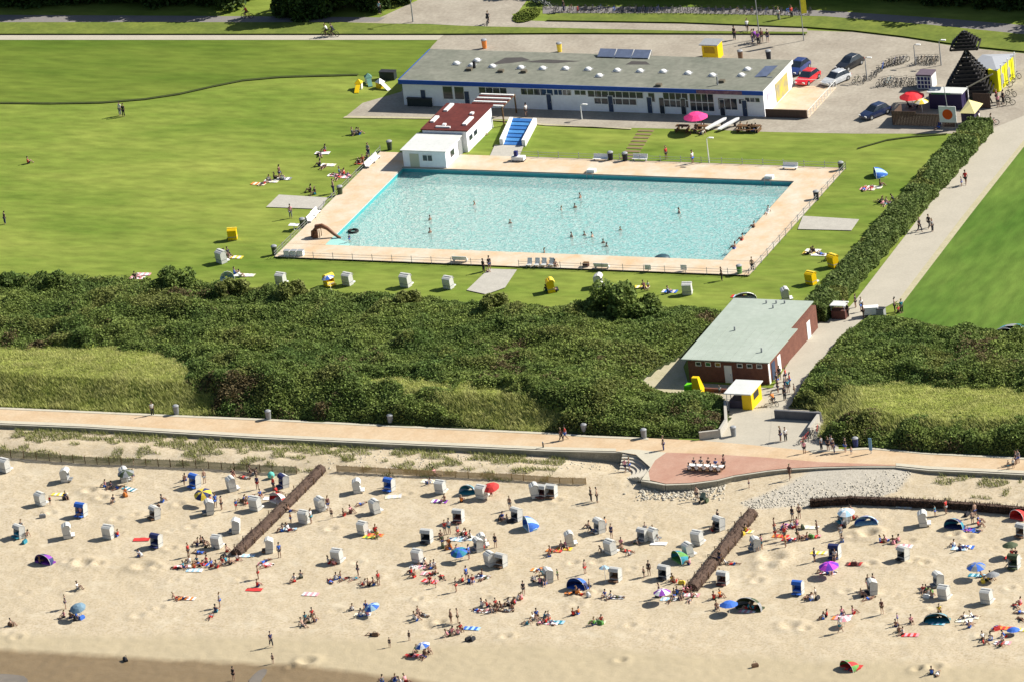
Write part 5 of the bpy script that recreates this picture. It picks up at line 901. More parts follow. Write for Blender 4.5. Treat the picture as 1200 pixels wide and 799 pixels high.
PEOPLE = '''59,591,s,r;77,584,I,n;123,570,I,p;130,572,I,n;138,572,L,m;156,562,D,g;144,562,D,g;147,578,i,o;133,588,i,g;95,606,D,p;26,626,S,k;31,628,I,s;187,603,D,d;190,588,I,g;138,628,I,r;217,563,I,s;216,568,s,s;240,566,S,s;247,596,S,r;253,594,S,k;260,597,S,k;273,557,I,m;293,554,I,k;298,556,I,k;286,560,L,g;302,573,S,k;305,581,I,k;284,587,I,m;289,590,I,s;277,597,s,k;293,583,L,m;321,574,S,r;325,577,I,r;340,599,I,k;341,612,s,o;331,622,I,k;339,621,I,w;385,598,S,m;389,607,s,s;365,613,S,w;239,638,I,k;232,638,I,m;
236,635,I,m;241,641,I,m;233,648,L,m;221,652,S,m;209,666,L,k;215,665,I,k;222,659,I,w;227,665,I,o;231,659,I,m;236,663,I,r;242,659,I,r;248,663,I,m;254,665,I,k;261,661,I,k;266,659,I,k;270,661,I,m;278,656,I,g;311,658,L,k;312,664,L,k;303,678,S,k;266,646,I,k;328,653,S,k;353,677,I,g;345,681,i,m;302,687,I,k;258,711,S,k;253,717,I,n;247,723,L,g;206,701,I,k;214,702,L,o;366,721,I,r;355,733,I,k;362,729,I,g;369,728,I,k;358,726,I,m;318,757,W,N;320,777,s,s;274,797,S,k;385,660,I,k;392,661,I,m;394,679,I,k;399,677,I,m;387,681,L,m;91,690,I,w;77,713,S,k;75,723,I,k;83,724,I,k;90,723,I,b;13,733,I,m;47,660,i,k;163,651,I,w;
403,604,I,s;411,600,I,m;423,591,L,g;510,556,I,m;503,566,I,w;521,587,I,k;541,588,I,o;459,570,D,k;576,578,I,m;589,608,I,k;594,611,I,k;598,597,S,k;440,623,I,r;442,629,i,y;522,626,S,m;527,625,S,w;517,630,I,m;519,641,S,x;526,638,I,o;528,643,I,o;537,629,S,g;542,626,I,m;546,628,I,r;551,630,I,w;565,637,I,k;569,636,I,w;567,644,I,m;581,641,S,k;550,655,S,k;541,654,s,w;535,646,I,m;501,663,I,k;505,666,I,m;509,664,I,w;495,661,I,w;486,676,I,m;482,672,I,r;505,673,L,r;504,682,I,r;511,673,I,m;519,677,L,r;511,688,s,g;535,693,S,k;547,679,S,m;542,682,I,m;550,683,I,m;554,682,I,m;565,675,I,k;568,678,L,k;420,674,S,k;415,679,L,m;403,679,L,r;
426,685,I,k;432,686,I,m;438,685,I,m;444,685,S,m;429,713,I,k;423,722,I,w;431,721,I,m;413,715,i,w;490,719,I,k;486,725,I,w;496,721,L,k;488,727,I,m;436,744,L,m;457,758,s,k;480,750,s,k;481,768,L,r;488,764,I,e;496,769,I,s;503,764,I,m;498,770,I,m;529,730,S,m;537,730,S,k;529,741,I,m;537,743,I,k;526,745,I,m;540,738,I,r;476,798,I,m;463,798,I,n;470,800,I,w;448,799,I,g;561,716,L,m;565,710,I,w;575,715,L,m;581,709,I,m;583,715,I,k;588,711,I,m;593,716,L,k;596,709,I,w;600,713,I,m;603,707,I,k;571,711,I,r;577,717,I,g;614,697,S,k;606,703,I,w;611,702,I,k;603,708,I,m;
619,731,I,k;625,726,I,w;629,722,I,k;633,729,L,p;640,730,I,r;643,725,I,w;647,730,L,w;637,725,I,m;678,719,I,o;672,721,I,r;696,732,I,e;704,727,I,m;709,699,I,k;716,701,I,w;724,700,L,g;676,695,i,s;681,696,I,o;691,690,s,m;671,695,L,o;686,672,S,k;654,679,s,e;632,668,L,o;626,678,L,k;633,683,I,p;639,684,I,k;637,673,I,t;755,676,s,s;761,674,S,k;645,648,I,r;658,642,I,k;664,641,I,m;644,652,I,k;694,622,I,k;700,624,I,n;710,622,S,o;690,618,I,m;717,630,S,k;729,644,I,m;734,646,L,r;738,650,I,w;706,646,I,m;728,638,i,m;745,637,I,g;757,630,S,g;766,631,S,g;770,633,I,g;788,681,I,y;791,682,I,k;773,700,S,k;790,698,I,m;794,696,I,m;802,694,I,p;806,693,I,p;
810,692,I,p;800,700,I,k;808,704,L,k;811,700,I,k;797,701,I,m;786,704,L,m;842,614,S,k;840,620,I,m;836,622,I,d;808,661,I,p;846,650,s,o;844,661,S,k;851,660,I,w;844,680,D,m;849,683,D,m;837,702,I,r;844,699,I,o;840,713,I,m;817,586,S,k;929,609,S,k;937,607,S,s;925,617,L,p;930,618,I,m;934,614,I,p;908,623,S,m;909,631,S,g;916,621,I,k;920,623,I,k;920,633,S,r;921,641,S,o;926,633,L,r;935,633,S,k;938,631,I,m;946,632,I,k;952,630,L,r;958,626,S,m;889,645,D,m;893,643,S,m;881,638,I,g;874,623,I,y;986,631,S,g;987,635,I,m;979,657,D,w;955,658,S,k;963,670,I,m;971,672,L,p;976,671,I,m;987,604,I,o;998,609,S,r;1001,609,I,r;987,616,I,w;984,610,I,g;
1032,636,I,m;1040,634,I,k;1047,636,I,m;1053,635,I,p;1096,604,s,m;1109,602,S,m;1143,606,S,k;1140,614,S,m;1147,612,I,m;1133,621,L,v;1144,623,L,b;1147,617,I,r;1130,641,L,k;1118,640,I,w;1125,645,I,n;1018,691,S,k;1024,689,S,k;1012,696,L,k;1018,702,L,k;1010,699,I,m;1086,693,I,e;1082,693,i,r;1092,700,I,m;1088,697,I,k;1152,676,I,m;1157,680,I,y;1161,678,I,s;1187,656,D,r;1191,656,D,k;1185,664,I,t;1034,719,S,m;1052,729,s,v;1050,734,I,s;1054,741,I,m;1058,743,I,k;1068,729,I,p;1130,725,I,w;1134,731,I,m;1140,723,I,w;1136,735,I,k;1101,717,I,y;1094,722,L,m;1167,736,L,m;1152,749,I,w;1153,755,I,m;1161,750,I,k;1173,757,I,r;1175,751,I,w;1178,746,I,k;1196,708,I,k;1191,711,L,m;
1196,718,L,k;1197,726,L,m;1092,790,I,k;1099,789,L,w;1000,719,I,p;947,699,L,m;956,700,s,w;951,703,i,w;969,722,I,k;965,725,i,k;987,719,I,p;985,741,W,w;996,785,L,r;883,714,I,k;876,713,I,m;860,661,L,m;663,516,W,r;658,517,W,m;778,528,S,k;733,553,W,m;738,552,S,m;878,571,s,s;926,561,W,m;915,517,S,k;921,517,S,m;943,532,S,p;963,527,S,g;971,529,S,k;975,527,S,w;978,531,S,k;991,530,S,k;998,533,s,m;1191,545,S,k;1194,543,S,g;1182,550,s,s;1188,549,s,w;693,587,S,K;700,588,S,K;179,487,S,w;905,442,S,m;909,438,S,r;914,445,S,k;911,453,S,k;912,460,S,k;921,447,S,r;920,455,S,g;924,460,S,t;920,469,S,k;926,453,S,m;931,461,s,m;844,463,s,w;
1132,217,W,r;1127,219,s,n;1078,272,W,K;1089,268,W,K;1093,272,S,g;1003,361,S,k;1010,366,S,m;1012,373,S,m;994,372,S,k;1049,366,S,m;1053,366,I,m;1057,367,S,t;990,368,S,p;
141,136,S,w;145,137,S,k;33,192,I,m;6,263,S,k;413,158,I,g;418,158,I,w;421,158,I,k;381,178,I,g;375,183,L,k;375,195,I,k;379,197,L,k;393,206,L,p;398,204,I,m;403,206,I,r;408,206,L,p;396,210,L,m;420,192,I,m;425,190,I,o;430,187,I,k;434,190,I,w;432,184,S,g;309,216,L,k;315,212,I,w;322,211,I,k;328,210,S,m;331,211,I,w;369,228,I,k;364,225,I,k;391,227,S,m;341,256,S,m;161,324,L,p;158,327,I,k;263,300,I,k;267,305,I,m;275,322,I,b;281,325,I,w;268,299,I,k;1013,222,L,m;1021,221,L,k;1032,219,I,m;1032,238,I,k;1038,240,I,m;1045,240,L,k;1048,236,I,k;953,296,I,k;948,298,I,g;961,298,L,m;970,306,I,m;755,338,I,m;760,341,s,w;641,341,I,k;648,343,I,w;783,344,I,b;846,329,S,K;567,319,S,k;574,317,S,k;571,320,i,m;
637,311,I,k;646,311,I,g;651,313,I,m;882,318,S,m;812,193,S,w;781,187,S,r;821,151,I,m;815,155,I,k;826,153,I,d;823,158,I,w;868,152,I,o;876,152,I,d;882,154,I,m;886,154,I,k;617,137,S,w;410,285,s,n;734,130,I,k;742,130,I,v;561,154,I,k;566,157,I,w;1100,150,I,m;1170,126,S,p;1176,122,S,k;1168,120,S,r;1066,126,I,k;1074,128,I,m;1148,146,S,w;1153,148,I,p;1162,150,S,k;
445,17,S,l;913,25,S,w;928,22,S,r;639,5,S,w;661,14,S,m;861,47,S,k;889,53,S,v;882,51,S,k;893,50,S,m;900,50,S,k'''.replace('\n', '').split(';')
PEOPLE = [s_ for s_ in PEOPLE if s_.strip()]
LIMIT = 256
spec = []; CROWD = []
for s_ in PEOPLE:
    a, b_, c, d = s_.split(','); spec.append((float(a), float(b_), c, d))
# keep the number of individuals under the limit by leaving out one of a pair sitting closest together
while len(spec) > LIMIT:
    best = None
    for i in range(len(spec)):
        if spec[i][2] not in 'ILi' or spec[i][1] < 560: continue
        for j in range(i+1, len(spec)):
            dd_ = hypot(spec[i][0]-spec[j][0], (spec[i][1]-spec[j][1])*1.5)
            if spec[j][2] in 'ILi' and (best is None or dd_ < best[0]): best = (dd_, j)
    CROWD.append(spec.pop(best[1]))
for a, b_, c, d in spec:
    bot = None
    if d.isupper(): d = d.lower(); bot = 'K'
    elif b_ < 560 and c in 'SW' and d != 's': bot = random.choice('KNGkbn')
    if d == 'm' and random.random() < .72: d = random.choice('ssss' 'rpwtbf' if b_ > 150 else 'rkbn')
    if d == 'k' and b_ > 560 and random.random() < .45: d = random.choice('sssgndb')
    if d == 's' or d == 'f': d = 's'
    area = 'top' if (b_ < 156 and (a > 600 or b_ < 60)) else 'prom' if (a > 985 and 200 < b_ < 380 and not (a < 1050 and b_ < 250)) else None
    rz = None
    if c == 'D': rz = 180+random.uniform(-25, 25); g_ = ground(a, b_-1); person(a, b_, c, d, bot, rz, loc=g_, area=area); continue
    person(a, b_, c, d, bot, rz, area=area)
for a, b_ in ((504, 258), (504, 273), (680, 232), (674, 244), (658, 246), (670, 278), (685, 276), (694, 278), (707, 285), (711, 289), (638, 296), (727, 270), (598, 262), (796, 250), (556, 240)): person(a, b_, 'M', 's', None, area='pool')
person(891, 256, 'I', 'w', 'w', 180, loc=(PX1+.3, P(891, 251).y, .06), area='lawn')
for a, b_, c in ((878, 268, 'k'), (866, 283, 'r'), (858, 293, 'b')): g_ = P(a, b_); person(a, b_, 'I', 's', c, 90, loc=(PX1+.25, g_.y, .05), area='lawn')
# past the count of single people: the rest of the packed groups, one mesh
cm = {}; CV, CF, CI, CMt = [], [], [], []
def cmat(kind, c):
    k = (kind, tuple(round(v, 3) for v in c))
    if k not in cm: cm[k] = len(CMt); CMt.append(mat(f'crowd_{kind}_{len(CMt)}', tuple(c), .8, .1, 4))
    return cm[k]
off = 0
for a, b_, c, d in CROWD:
    c = 'J' if random.random() < .3 and c == 'I' else c.upper(); d = d.lower(); d = random.choice('ssssrpwtbg') if d in 'mk' else d; g_ = ground(a, b_); s_ = random.uniform(.9, 1.05); M_ = Matrix.Translation(g_) @ Matrix.Rotation(random.uniform(0, 6.28), 4, 'Z') @ Matrix.Scale(s_, 4)
    for n_, col in (('body', random.choice(SKINS)), ('hair', random.choice(HAIRS)), ('shorts', C8[random.choice('nkbgrx')]))+((('shirt', C8[d]),) if d != 's' else ()):
        me = PM[c][n_]; co = np.empty(len(me.vertices)*3, np.float32); me.vertices.foreach_get('co', co); co = co.reshape(-1, 3) @ np.array(M_.to_3x3()).T+np.array(M_.translation); CV.append(co)
        lt = np.empty(len(me.polygons), np.int32); me.polygons.foreach_get('loop_total', lt); li = np.empty(len(me.loops), np.int32); me.loops.foreach_get('vertex_index', li)
        if not (lt == 4).all(): st = np.concatenate([[0], np.cumsum(lt)[:-1]]); fq = np.array([list(li[s0:s0+l0]) if l0 == 4 else list(li[s0:s0+l0])+[li[s0+l0-1]]*(4-l0) for s0, l0 in zip(st, lt) if l0 in (3, 4)])
        else: fq = li.reshape(-1, 4)
        CF.append(fq+off); CI.append(np.full(len(fq), cmat(n_, col))); off += len(co)
stuff(npmesh('crowd', np.concatenate(CV), np.concatenate(CF), CMt, np.concatenate(CI), smooth=True), 'more sitting and lying people packed close together in groups on the sand', 'crowd')
print('people', len(spec), 'crowd', len(CROWD))
# table group on the terracotta platform
g_ = ground(828, 552); r = empty('long_table', g_, radians(0)); tag(r, 'long white topped table with benches on the terracotta platform', 'table', (828, 549), None, True)
MB().box(-2.1, -.35, .70, 2.1, .35, .75).build('table_top', white, r); [MB().box(-2.1, y-.14, .42, 2.1, y+.14, .46).build('bench', wood, r) for y in (-.75, .75)]; [MB().box(x-.04, -.3, 0, x+.04, .3, .7).build('leg', wood, r) for x in (-1.7, 1.7)]
k_ = 0
for i in range(5):
    for sg in (-1, 1): person(808+i*9.5, 551+(-3 if sg > 0 else 2), 'D', 'wnwgwkwbwn'[k_], 'k', 0 if sg < 0 else 180, loc=(g_.x-1.75+i*.88, g_.y+sg*.78, 0), area='prom'); k_ += 1
person(849, 550, 'S', 'm', 'K', 90, area='prom')
# ------------------------------------------------------------------ bicycles
def make_bike():
    r = empty('bicycle', (0, 0, 0))
    for y in (-.52, .52):
        m = MB(); m.tube([(0, y+cos(2*pi*k/16)*.33, .35+sin(2*pi*k/16)*.33) for k in range(17)], .04, 4, cap=False); wl_ = m.build('wheel', rubber, r); m = MB()
        for k in range(6): m.tube([(0, y, .35), (0, y+cos(pi*k/3)*.33, .35+sin(pi*k/3)*.33)], .006, 3, cap=False)
        m.build('spokes', grey, wl_)
    m = MB()
    for a, b_ in (((0, -.52, .35), (0, -.18, .75)), ((0, -.52, .35), (0, -.08, .32)), ((0, -.08, .32), (0, -.2, .88)), ((0, -.08, .32), (0, .38, .78)), ((0, -.18, .75), (0, .36, .84)), ((0, .52, .35), (0, .36, .95))): m.tube([a, b_], .022, 5)
    m.build('frame', fabric, r); MB().tube([(-.28, .2, 1.0), (-.1, .34, 1.02), (.1, .34, 1.02), (.28, .2, 1.0)], .018, 5).build('handlebar', dark, r); MB().box(-.07, -.36, .88, .07, -.1, .94).build('saddle', dark, r); return r
BK = None
def bike(px, py, rz, c, grp, lean=0):
    global BK
    if BK is None: BK = o = make_bike()
    else: o = tree_copy(BK)
    o.location = ground(px, py); o.rotation_euler = (0, radians(lean), radians(rz)); recolor(o, frame=C8[c]); tag(o, f'{CN[c]} bicycle', 'bicycle', (px, py-4), grp); return o
cs = 'kkxkgdknrkbkt'
for i in range(36): bike(652+i*8.5, 14.5+i*.09+random.uniform(-.5, .5), random.choice((0, 0, 180))+random.uniform(-12, 12), random.choice(cs), 'bicycles parked along the top road')
for i, (a, b_) in enumerate(((626, 5), (631, 4), (635, 7), (643, 10))): bike(a, b_, 80, 'w', 'bicycles parked along the top road')
for a, b_ in ((1023, 93), (1029, 87), (1035, 82), (1040, 79), (1044, 77), (1049, 76), (1053, 75), (1057, 74.5), (1061, 74), (1074, 75), (1078, 74.5), (1082, 74), (1087, 74), (1091, 74), (1095, 74), (1098, 74), (1032, 101), (1037, 100), (1042, 99), (1046, 99), (1051, 100), (1056, 100), (1061, 99), (1067, 100), (1004, 98), (1013, 97), (1072, 100)): bike(a, b_, random.uniform(-25, 10), random.choice(cs), 'bicycles parked on the gravel square')
for a, b_ in ((1179, 103), (1184, 96), (1190, 92), (1177, 120), (1182, 124), (1156, 148), (1163, 147), (1185, 113)): bike(a, b_, random.uniform(40, 120), random.choice(cs), 'bicycles beside the yellow hut')
for a, b_ in ((946, 515), (951, 512), (956, 514), (942, 519), (958, 507)): bike(a, b_, random.uniform(-30, 30), random.choice('kxgr'), 'bicycles below the shaded retaining wall')
for a, b_, rz, c, t_ in ((290, 22, 90, 'r', 'r'), (384, 43, 95, 'k', 'w'), (391, 43, 80, 'k', 'k'), (572, 29, 10, 'k', 'k'), (876, 38, 20, 'k', 'w'), (886, 50, 60, 'n', 'v'), (907, 475, 60, 'k', 'o')):
    bike(a, b_, rz, c, 'bicycles being ridden'); person(a, b_, 'C', t_, 'k', rz, sc=1.0, area='top')
# ------------------------------------------------------------------ cars
def make_car():
    r = empty('parked_car', (0, 0, 0)); L, w_ = 4.2, .84
    secs = [(-2.1, .62, .35, .62), (-2.0, .76, .28, .80), (-1.3, .84, .22, .90), (0, .86, .22, .92), (1.0, .85, .22, .88), (1.75, .80, .25, .72), (2.1, .60, .35, .58)]; vs = []
    for y, hw_, z0, z1 in secs: vs += [(-hw_, y, z0), (-hw_*1.02, y, (z0+z1)/2), (-hw_*.94, y, z1), (hw_*.94, y, z1), (hw_*1.02, y, (z0+z1)/2), (hw_, y, z0)]
    n = len(secs); MB().add(vs, [(i*6+j, i*6+(j+1) % 6, i*6+6+(j+1) % 6, i*6+6+j) for i in range(n-1) for j in range(6)] + [tuple(range(6))[::-1], tuple(range(n*6-6, n*6))]).build('body', paint, r)
    MB().add([(-.78, -1.75, .86), (.78, -1.75, .86), (.78, .95, .87), (-.78, .95, .87), (-.62, -1.35, 1.36), (.62, -1.35, 1.36), (.60, .2, 1.40), (-.60, .2, 1.40)], [(4, 5, 6, 7), (0, 1, 5, 4), (1, 2, 6, 5), (2, 3, 7, 6), (3, 0, 4, 7)]).build('window', darkglass, r)
    MB().add([(-.63, -1.36, 1.365), (.63, -1.36, 1.365), (.61, .12, 1.405), (-.61, .12, 1.405), (-.6, -1.2, 1.44), (.6, -1.2, 1.44), (.57, .0, 1.46), (-.57, .0, 1.46)], [(4, 5, 6, 7), (0, 1, 5, 4), (1, 2, 6, 5), (2, 3, 7, 6), (3, 0, 4, 7), (3, 2, 1, 0)]).build('roof', paint, r)
    for x in (-.78, .78):
        for y in (-1.3, 1.3): wl_ = MB().tube([(x-.1, y, .32), (x+.1, y, .32)], .32, 14).build('wheel', rubber, r); MB().tube([(x-.11, y, .32), (x+.11, y, .32)], .18, 10).build('rim', grey, wl_)
    for x in (-.55, .55): MB().box(x-.16, 2.0, .5, x+.16, 2.09, .66).build('headlight', white, r); MB().box(x-.16, -2.11, .5, x+.16, -1.98, .68).build('tail_light', mat('red_plastic', (.4, .01, .01), .3), r)
    MB().box(-.26, -2.13, .38, .26, -2.09, .48).build('number_plate', white, r); return r
CAR = make_car()
for i, (a, b_, rz, c, lb) in enumerate(((947, 96, 170, (.60, .02, .03), 'bright red car parked beside the white gable wall'), (936, 84, 172, (.02, .04, .16), 'dark blue car parked half behind the white gable and the red car'), (980, 97, 155, (.50, .52, .54), 'silver grey car parked in front of the black car'), (996, 79, 160, (.015, .016, .02), 'black car parked above the silver car'), (1026, 136, 150, (.015, .025, .07), 'dark navy car parked left of the brown terrace fence'))):
    o = CAR if i == 0 else tree_copy(CAR); o.location = P(a, b_); o.rotation_euler.z = radians(rz); recolor(o, body=c, roof=c); fixed(o, lb, 'car', (a, b_-5), 'cars parked on the gravel square')
# ------------------------------------------------------------------ furniture, bins, posts
def bench_like(px, py, rz=0, kind='white'):
    r = empty('bench', P(px, py), radians(rz)); MB().box(-.95, -.22, .40, .95, .22, .46).build('seat', white, r); MB().add([(-.95, .2, .46), (.95, .2, .46), (.95, .34, .95), (-.95, .34, .95), (-.95, .26, .44), (.95, .26, .44), (.95, .40, .93), (-.95, .40, .93)], [(0, 1, 2, 3), (7, 6, 5, 4), (3, 2, 6, 7), (0, 3, 7, 4), (1, 5, 6, 2), (0, 4, 5, 1)]).build('backrest', white, r)
    for x in (-.8, .8): MB().box(x-.05, -.2, 0, x+.05, .25, .4).build('leg', grey, r)
    tag(r, 'white slatted bench on the pool deck', 'bench', (px, py-4), 'white benches round the pool'); return r
for a, b_, rz in ((704, 190, 0), (750, 190, 0), (926, 200, 0), (434, 196, 90), (441, 190, 90), (366, 260, 90), (371, 254, 90), (540, 308, 180), (706, 316, 180)): bench_like(a, b_, rz)
BN = None
def bin_(px, py, c, s_=1):
    global BN
    if BN is None: BN = o = empty('litter_bin', (0, 0, 0)); MB().lathe([(0, .02), (.24, .02), (.3, .95), (0, .95)], 12).build('body', fabric, BN); MB().lathe([(.33, .95), (.33, 1.02), (.2, 1.12), (0, 1.14)], 12).build('lid', grey, BN)
    else: o = tree_copy(BN)
    o.location = P(px, py); o.scale = (s_,)*3; recolor(o, body=C8[c]); tag(o, f'{CN[c]} litter bin with grey lid', 'bin', (px, py-4), 'litter bins')
for a, b_, c in ((207, 486, 'g'), (315, 492, 'g'), (458, 497, 'g'), (685, 508, 'g'), (755, 514, 'g'), (860, 511, 'g'), (1003, 524, 'n'), (986, 201, 'x'), (957, 235, 'k'), (867, 322, 'e'), (457, 176, 'x'), (399, 229, 'x'), (355, 267, 'x'), (322, 299, 'x'), (656, 61, 'y'), (868, 70, 'd'), (901, 70, 'k'), (568, 57, 'o'), (716, 189, 'k'), (733, 190, 'k')): bin_(a, b_, c, 1.15)
LP = None
def lamp(px, py, h, label, m=grey, head=True):
    r = empty('street_lamp', P(px, py)); fixed(r, label, 'lamp post', (px, py-20)); MB().tube([(0, 0, 0), (0, 0, h)], [.09, .05], 8).build('pole', m, r)
    MB().tube([(0, 0, h), (.1, .0, h+.15), (.5, 0, h+.18)], .04, 5).build('arm', m, r); MB().box(.3, -.12, h+.12, .9, .12, h+.24).build('lamp_head', white, r)
lamp(831, 191, 3.1, 'slim white lamp post with a boxy head at the pool edge', white); lamp(682, 140, 1.8, 'short white post on the apron before the long building', white); lamp(890, 46, 6, 'tall grey lamp post by the purple dressed cyclists'); lamp(1016, 94, 2.8, 'thin lamp post left of the parked bicycles')
lamp(1073, 77, 2.6, 'thin lamp post among the parked bicycles'); lamp(1103, 77, 3.2, 'thin lamp post between bicycles and black tower'); lamp(484, 26, 5.0, 'grey lamp post on the left edge of the plaza')
q = P(942, 48); r = empty('flagpole', q); fixed(r, 'tall flagpole with a long yellow flag on the car park', 'flagpole', (941, 20)); MB().tube([(0, 0, 0), (0, 0, 6.5)], [.07, .04], 8).build('pole', grey, r)
m = MB(); m.add([(.05+.25*i, .05*sin(i*2), 3.6+.04*i) for i in range(4)]+[(.05+.25*i, .05*sin(i*2+.6), 6.4) for i in range(4)], [(i, i+1, i+5, i+4) for i in range(3)]); m.build('flag', mat('yellow_flag', A(240, 225, 60, .8), .7), r)
def simple(name, px, py, rz, parts, label, cat, dy=5):
    r = empty(name, P(px, py), radians(rz)); fixed(r, label, cat, (px, py-dy))
    for n_, m_, boxes in parts:
        mb = MB(); [mb.box(*b_) for b_ in boxes]; mb.build(n_, m_, r)
    return r
# elephant-trunk slide at the shallow corner
q = P(368, 279); r = empty('pool_slide', q); fixed(r, 'brown curved slide running into the shallow pool corner', 'slide', (385, 268))
br = mat('slide_brown', A(140, 96, 70), .5, .15, 2); sl_ = [(0, 0, 0), (.05, 0, .8), (.5, 0, 1.45), (1.2, 0, 1.6), (1.9, 0, 1.3), (2.7, 0, .6), (3.5, 0, .05)]
m = MB(); m.tube(sl_, [.38, .36, .34, .3, .24, .2, .16], 10); m.build('chute', br, r, smooth=True); m = MB()
for i in range(5): m.box(.15+i*.12, -.75+i*.05, .0, .25+i*.12, -.3, .3+i*.27)
m.build('steps', br, r); [MB().tube([(x, y, 0), (x, y, 1.2)], .05, 6).build('leg', wood, r) for x, y in ((.3, -.3), (.9, -.3), (.9, .3))]
r = empty('paddling_steps', (0, 0, 0)); fixed(r, 'pale turquoise paddling bay behind the brown slide', 'paddling pool', (378, 290)); pts = [P(392, 278), P(410, 287), P(400, 293), P(368, 291), P(380, 279)]; MB().prism(pts[::-1] if (pts[1]-pts[0]).cross(pts[2]-pts[1]).z < 0 else pts, .0, .10).build('basin', mat('turquoise_basin', A(170, 222, 214, .8), .5, .05), r)
q = P(414, 272, -.42); o = MB().tube([(cos(2*pi*k/16)*.55, sin(2*pi*k/16)*.55, .1) for k in range(17)], .16, 8, cap=False).build('swim_ring', rubber, None, q, smooth=True); fixed(o, 'black rubber swim ring floating beside the slide', 'swim ring', (414, 270))
q = P(776, 304, -.42); o = MB().lathe([(1.0, 0), (.9, .3), (.5, .5), (0, .55)], 14).build('float', mat('dark_float', (.03, .07, .09), .5), None, q, smooth=True); fixed(o, 'dark round float at the near edge of the pool', 'float', (776, 301))
for a, b_, lb in ((691, 206, 'starting block with ladder at the far edge of the pool'), (898, 215, 'pool ladder at the far right corner of the pool')):
    q = P(a, b_); r = empty('starting_block', (q.x, PY1+.5, 0)); fixed(r, lb, 'starting block', (a, b_-3)); MB().box(-.5, -.2, 0, .5, .5, .55).build('block', white, r); MB().tube([(-.4, -.2, .5), (-.4, -.6, .6), (-.4, -.6, -1)], .035, 5).tube([(.4, -.2, .5), (.4, -.6, .6), (.4, -.6, -1)], .035, 5).build('rail', grey, r)
for i, a in enumerate((337, 345, 353)): simple('locker', a, 301, 0, [('body', white, [(-.35, -.3, 0, .35, .3, .8)]), ('lid', grey, [(-.37, -.32, .8, .37, .32, .86)])], ('left', 'middle', 'right')[i]+' one of three small white lockers at the near left deck corner', 'locker')
for i, a in enumerate((620, 629, 637, 646)):
    r = empty('deck_chair', P(a, 314)); tag(r, 'white deck chair on the near pool deck', 'deck chair', (a, 310), 'white deck chairs'); MB().box(-.3, -.2, .35, .3, .35, .42).build('seat', white, r); MB().add([(-.3, .3, .4), (.3, .3, .4), (.3, .6, 1.05), (-.3, .6, 1.05), (-.3, .36, .38), (.3, .36, .38), (.3, .66, 1.03), (-.3, .66, 1.03)], [(0, 1, 2, 3), (7, 6, 5, 4), (3, 2, 6, 7), (0, 3, 7, 4), (1, 5, 6, 2)]).build('backrest', white, r); [MB().box(x-.03, y-.03, 0, x+.03, y+.03, .35).build('leg', grey, r) for x in (-.27, .27) for y in (-.17, .3)]
simple('box', 687, 314, 0, [('body', mat('dark_brown_box', A(70, 34, 26)), [(-.32, -.3, 0, .32, .3, .6)]), ('lid', wood, [(-.34, -.32, .6, .34, .32, .66)])], 'small dark brown box on the near pool deck', 'box')
for a, lb in ((760, 'small white sign panel hanging on the near fence'), (802, 'small pale blue sign panel on the near fence')): simple('fence_sign', a, 319, 0, [('board', white, [(-.4, -.08, .3, .4, -.04, .95)]), ('stand', grey, [(-.04, -.03, 0, .04, .03, .4)])], lb, 'sign')
simple('cleaning_machine', 609, 190, 0, [('body', white, [(-.9, -.4, .3, .7, .4, .75)]), ('hopper', mat('navy_panel', A(40, 44, 110, .8), .5), [(-.6, -.2, .76, -.2, .2, 1.4)]), ('wheels', rubber, [(-.8, -.45, 0, -.5, .45, .3), (.4, -.45, 0, .7, .45, .3)])], 'white and navy pool cleaning trolley below the blue ramp', 'trolley')
simple('white_table', 345, 270, 0, [('table_top', white, [(-.6, -.4, .68, .6, .4, .74)]), ('leg', white, [(-.06, -.06, 0, .06, .06, .68)])], 'small white table outside the left deck fence', 'table')
for a, b_, rz, lb in ((839, 151, -35, 'left of two white slanted rescue boards by the lawn'), (854, 151, -35, 'right of two white slanted rescue boards by the lawn')):
    r = empty('rescue_board', P(a, b_), radians(rz)); fixed(r, lb, 'board', (a, b_-4)); MB().prism([(-.3, -1.4), (0, -1.6), (.3, -1.4), (.35, 0), (.28, 1.4), (0, 1.7), (-.28, 1.4), (-.35, 0)], lambda x, y: .25+.18*(y+1.6), lambda x, y: .40+.18*(y+1.6)).build('board', white, r); MB().box(-.2, -.9, 0, .2, -.8, .3).box(-.2, .9, 0, .2, 1.0, .65).build('trestle', dark, r)
for a, lb in ((822, 'brown picnic table in the shade of the pink parasol'), (872, 'brown picnic table right of the white boards'), (884, 'brown picnic table at the right end of the apron'), (800, 'brown picnic table left of the pink parasol')): simple('picnic_table', a, 154, 0, [('table_top', wood, [(-.8, -.35, .7, .8, .35, .76)]), ('bench', wood, [(-.8, -.8, .42, .8, -.55, .46), (-.8, .55, .42, .8, .8, .46)]), ('leg', wood, [(-.7, -.7, .0, -.62, .7, .42), (.62, -.7, 0, .7, .7, .42), (-.05, -.2, .42, .05, .2, .7)])], lb, 'picnic table')
for a, b_, lb, w_ in ((493, 123, 'dark stack of covered loungers against the left end of the long wall', 2.4), (455, 92, 'dark green container behind the left end of the long building', 1.5)): simple('storage_box', a, b_+1, 0, [('body', mat('dark_green_box', (.02, .03, .03), .7), [(-w_/1.5, -.4, 0, w_/1.5, .5, 1.0)]), ('lid', dark, [(-w_/1.45, -.45, 1.0, w_/1.45, .55, 1.1)])], lb, 'storage box')
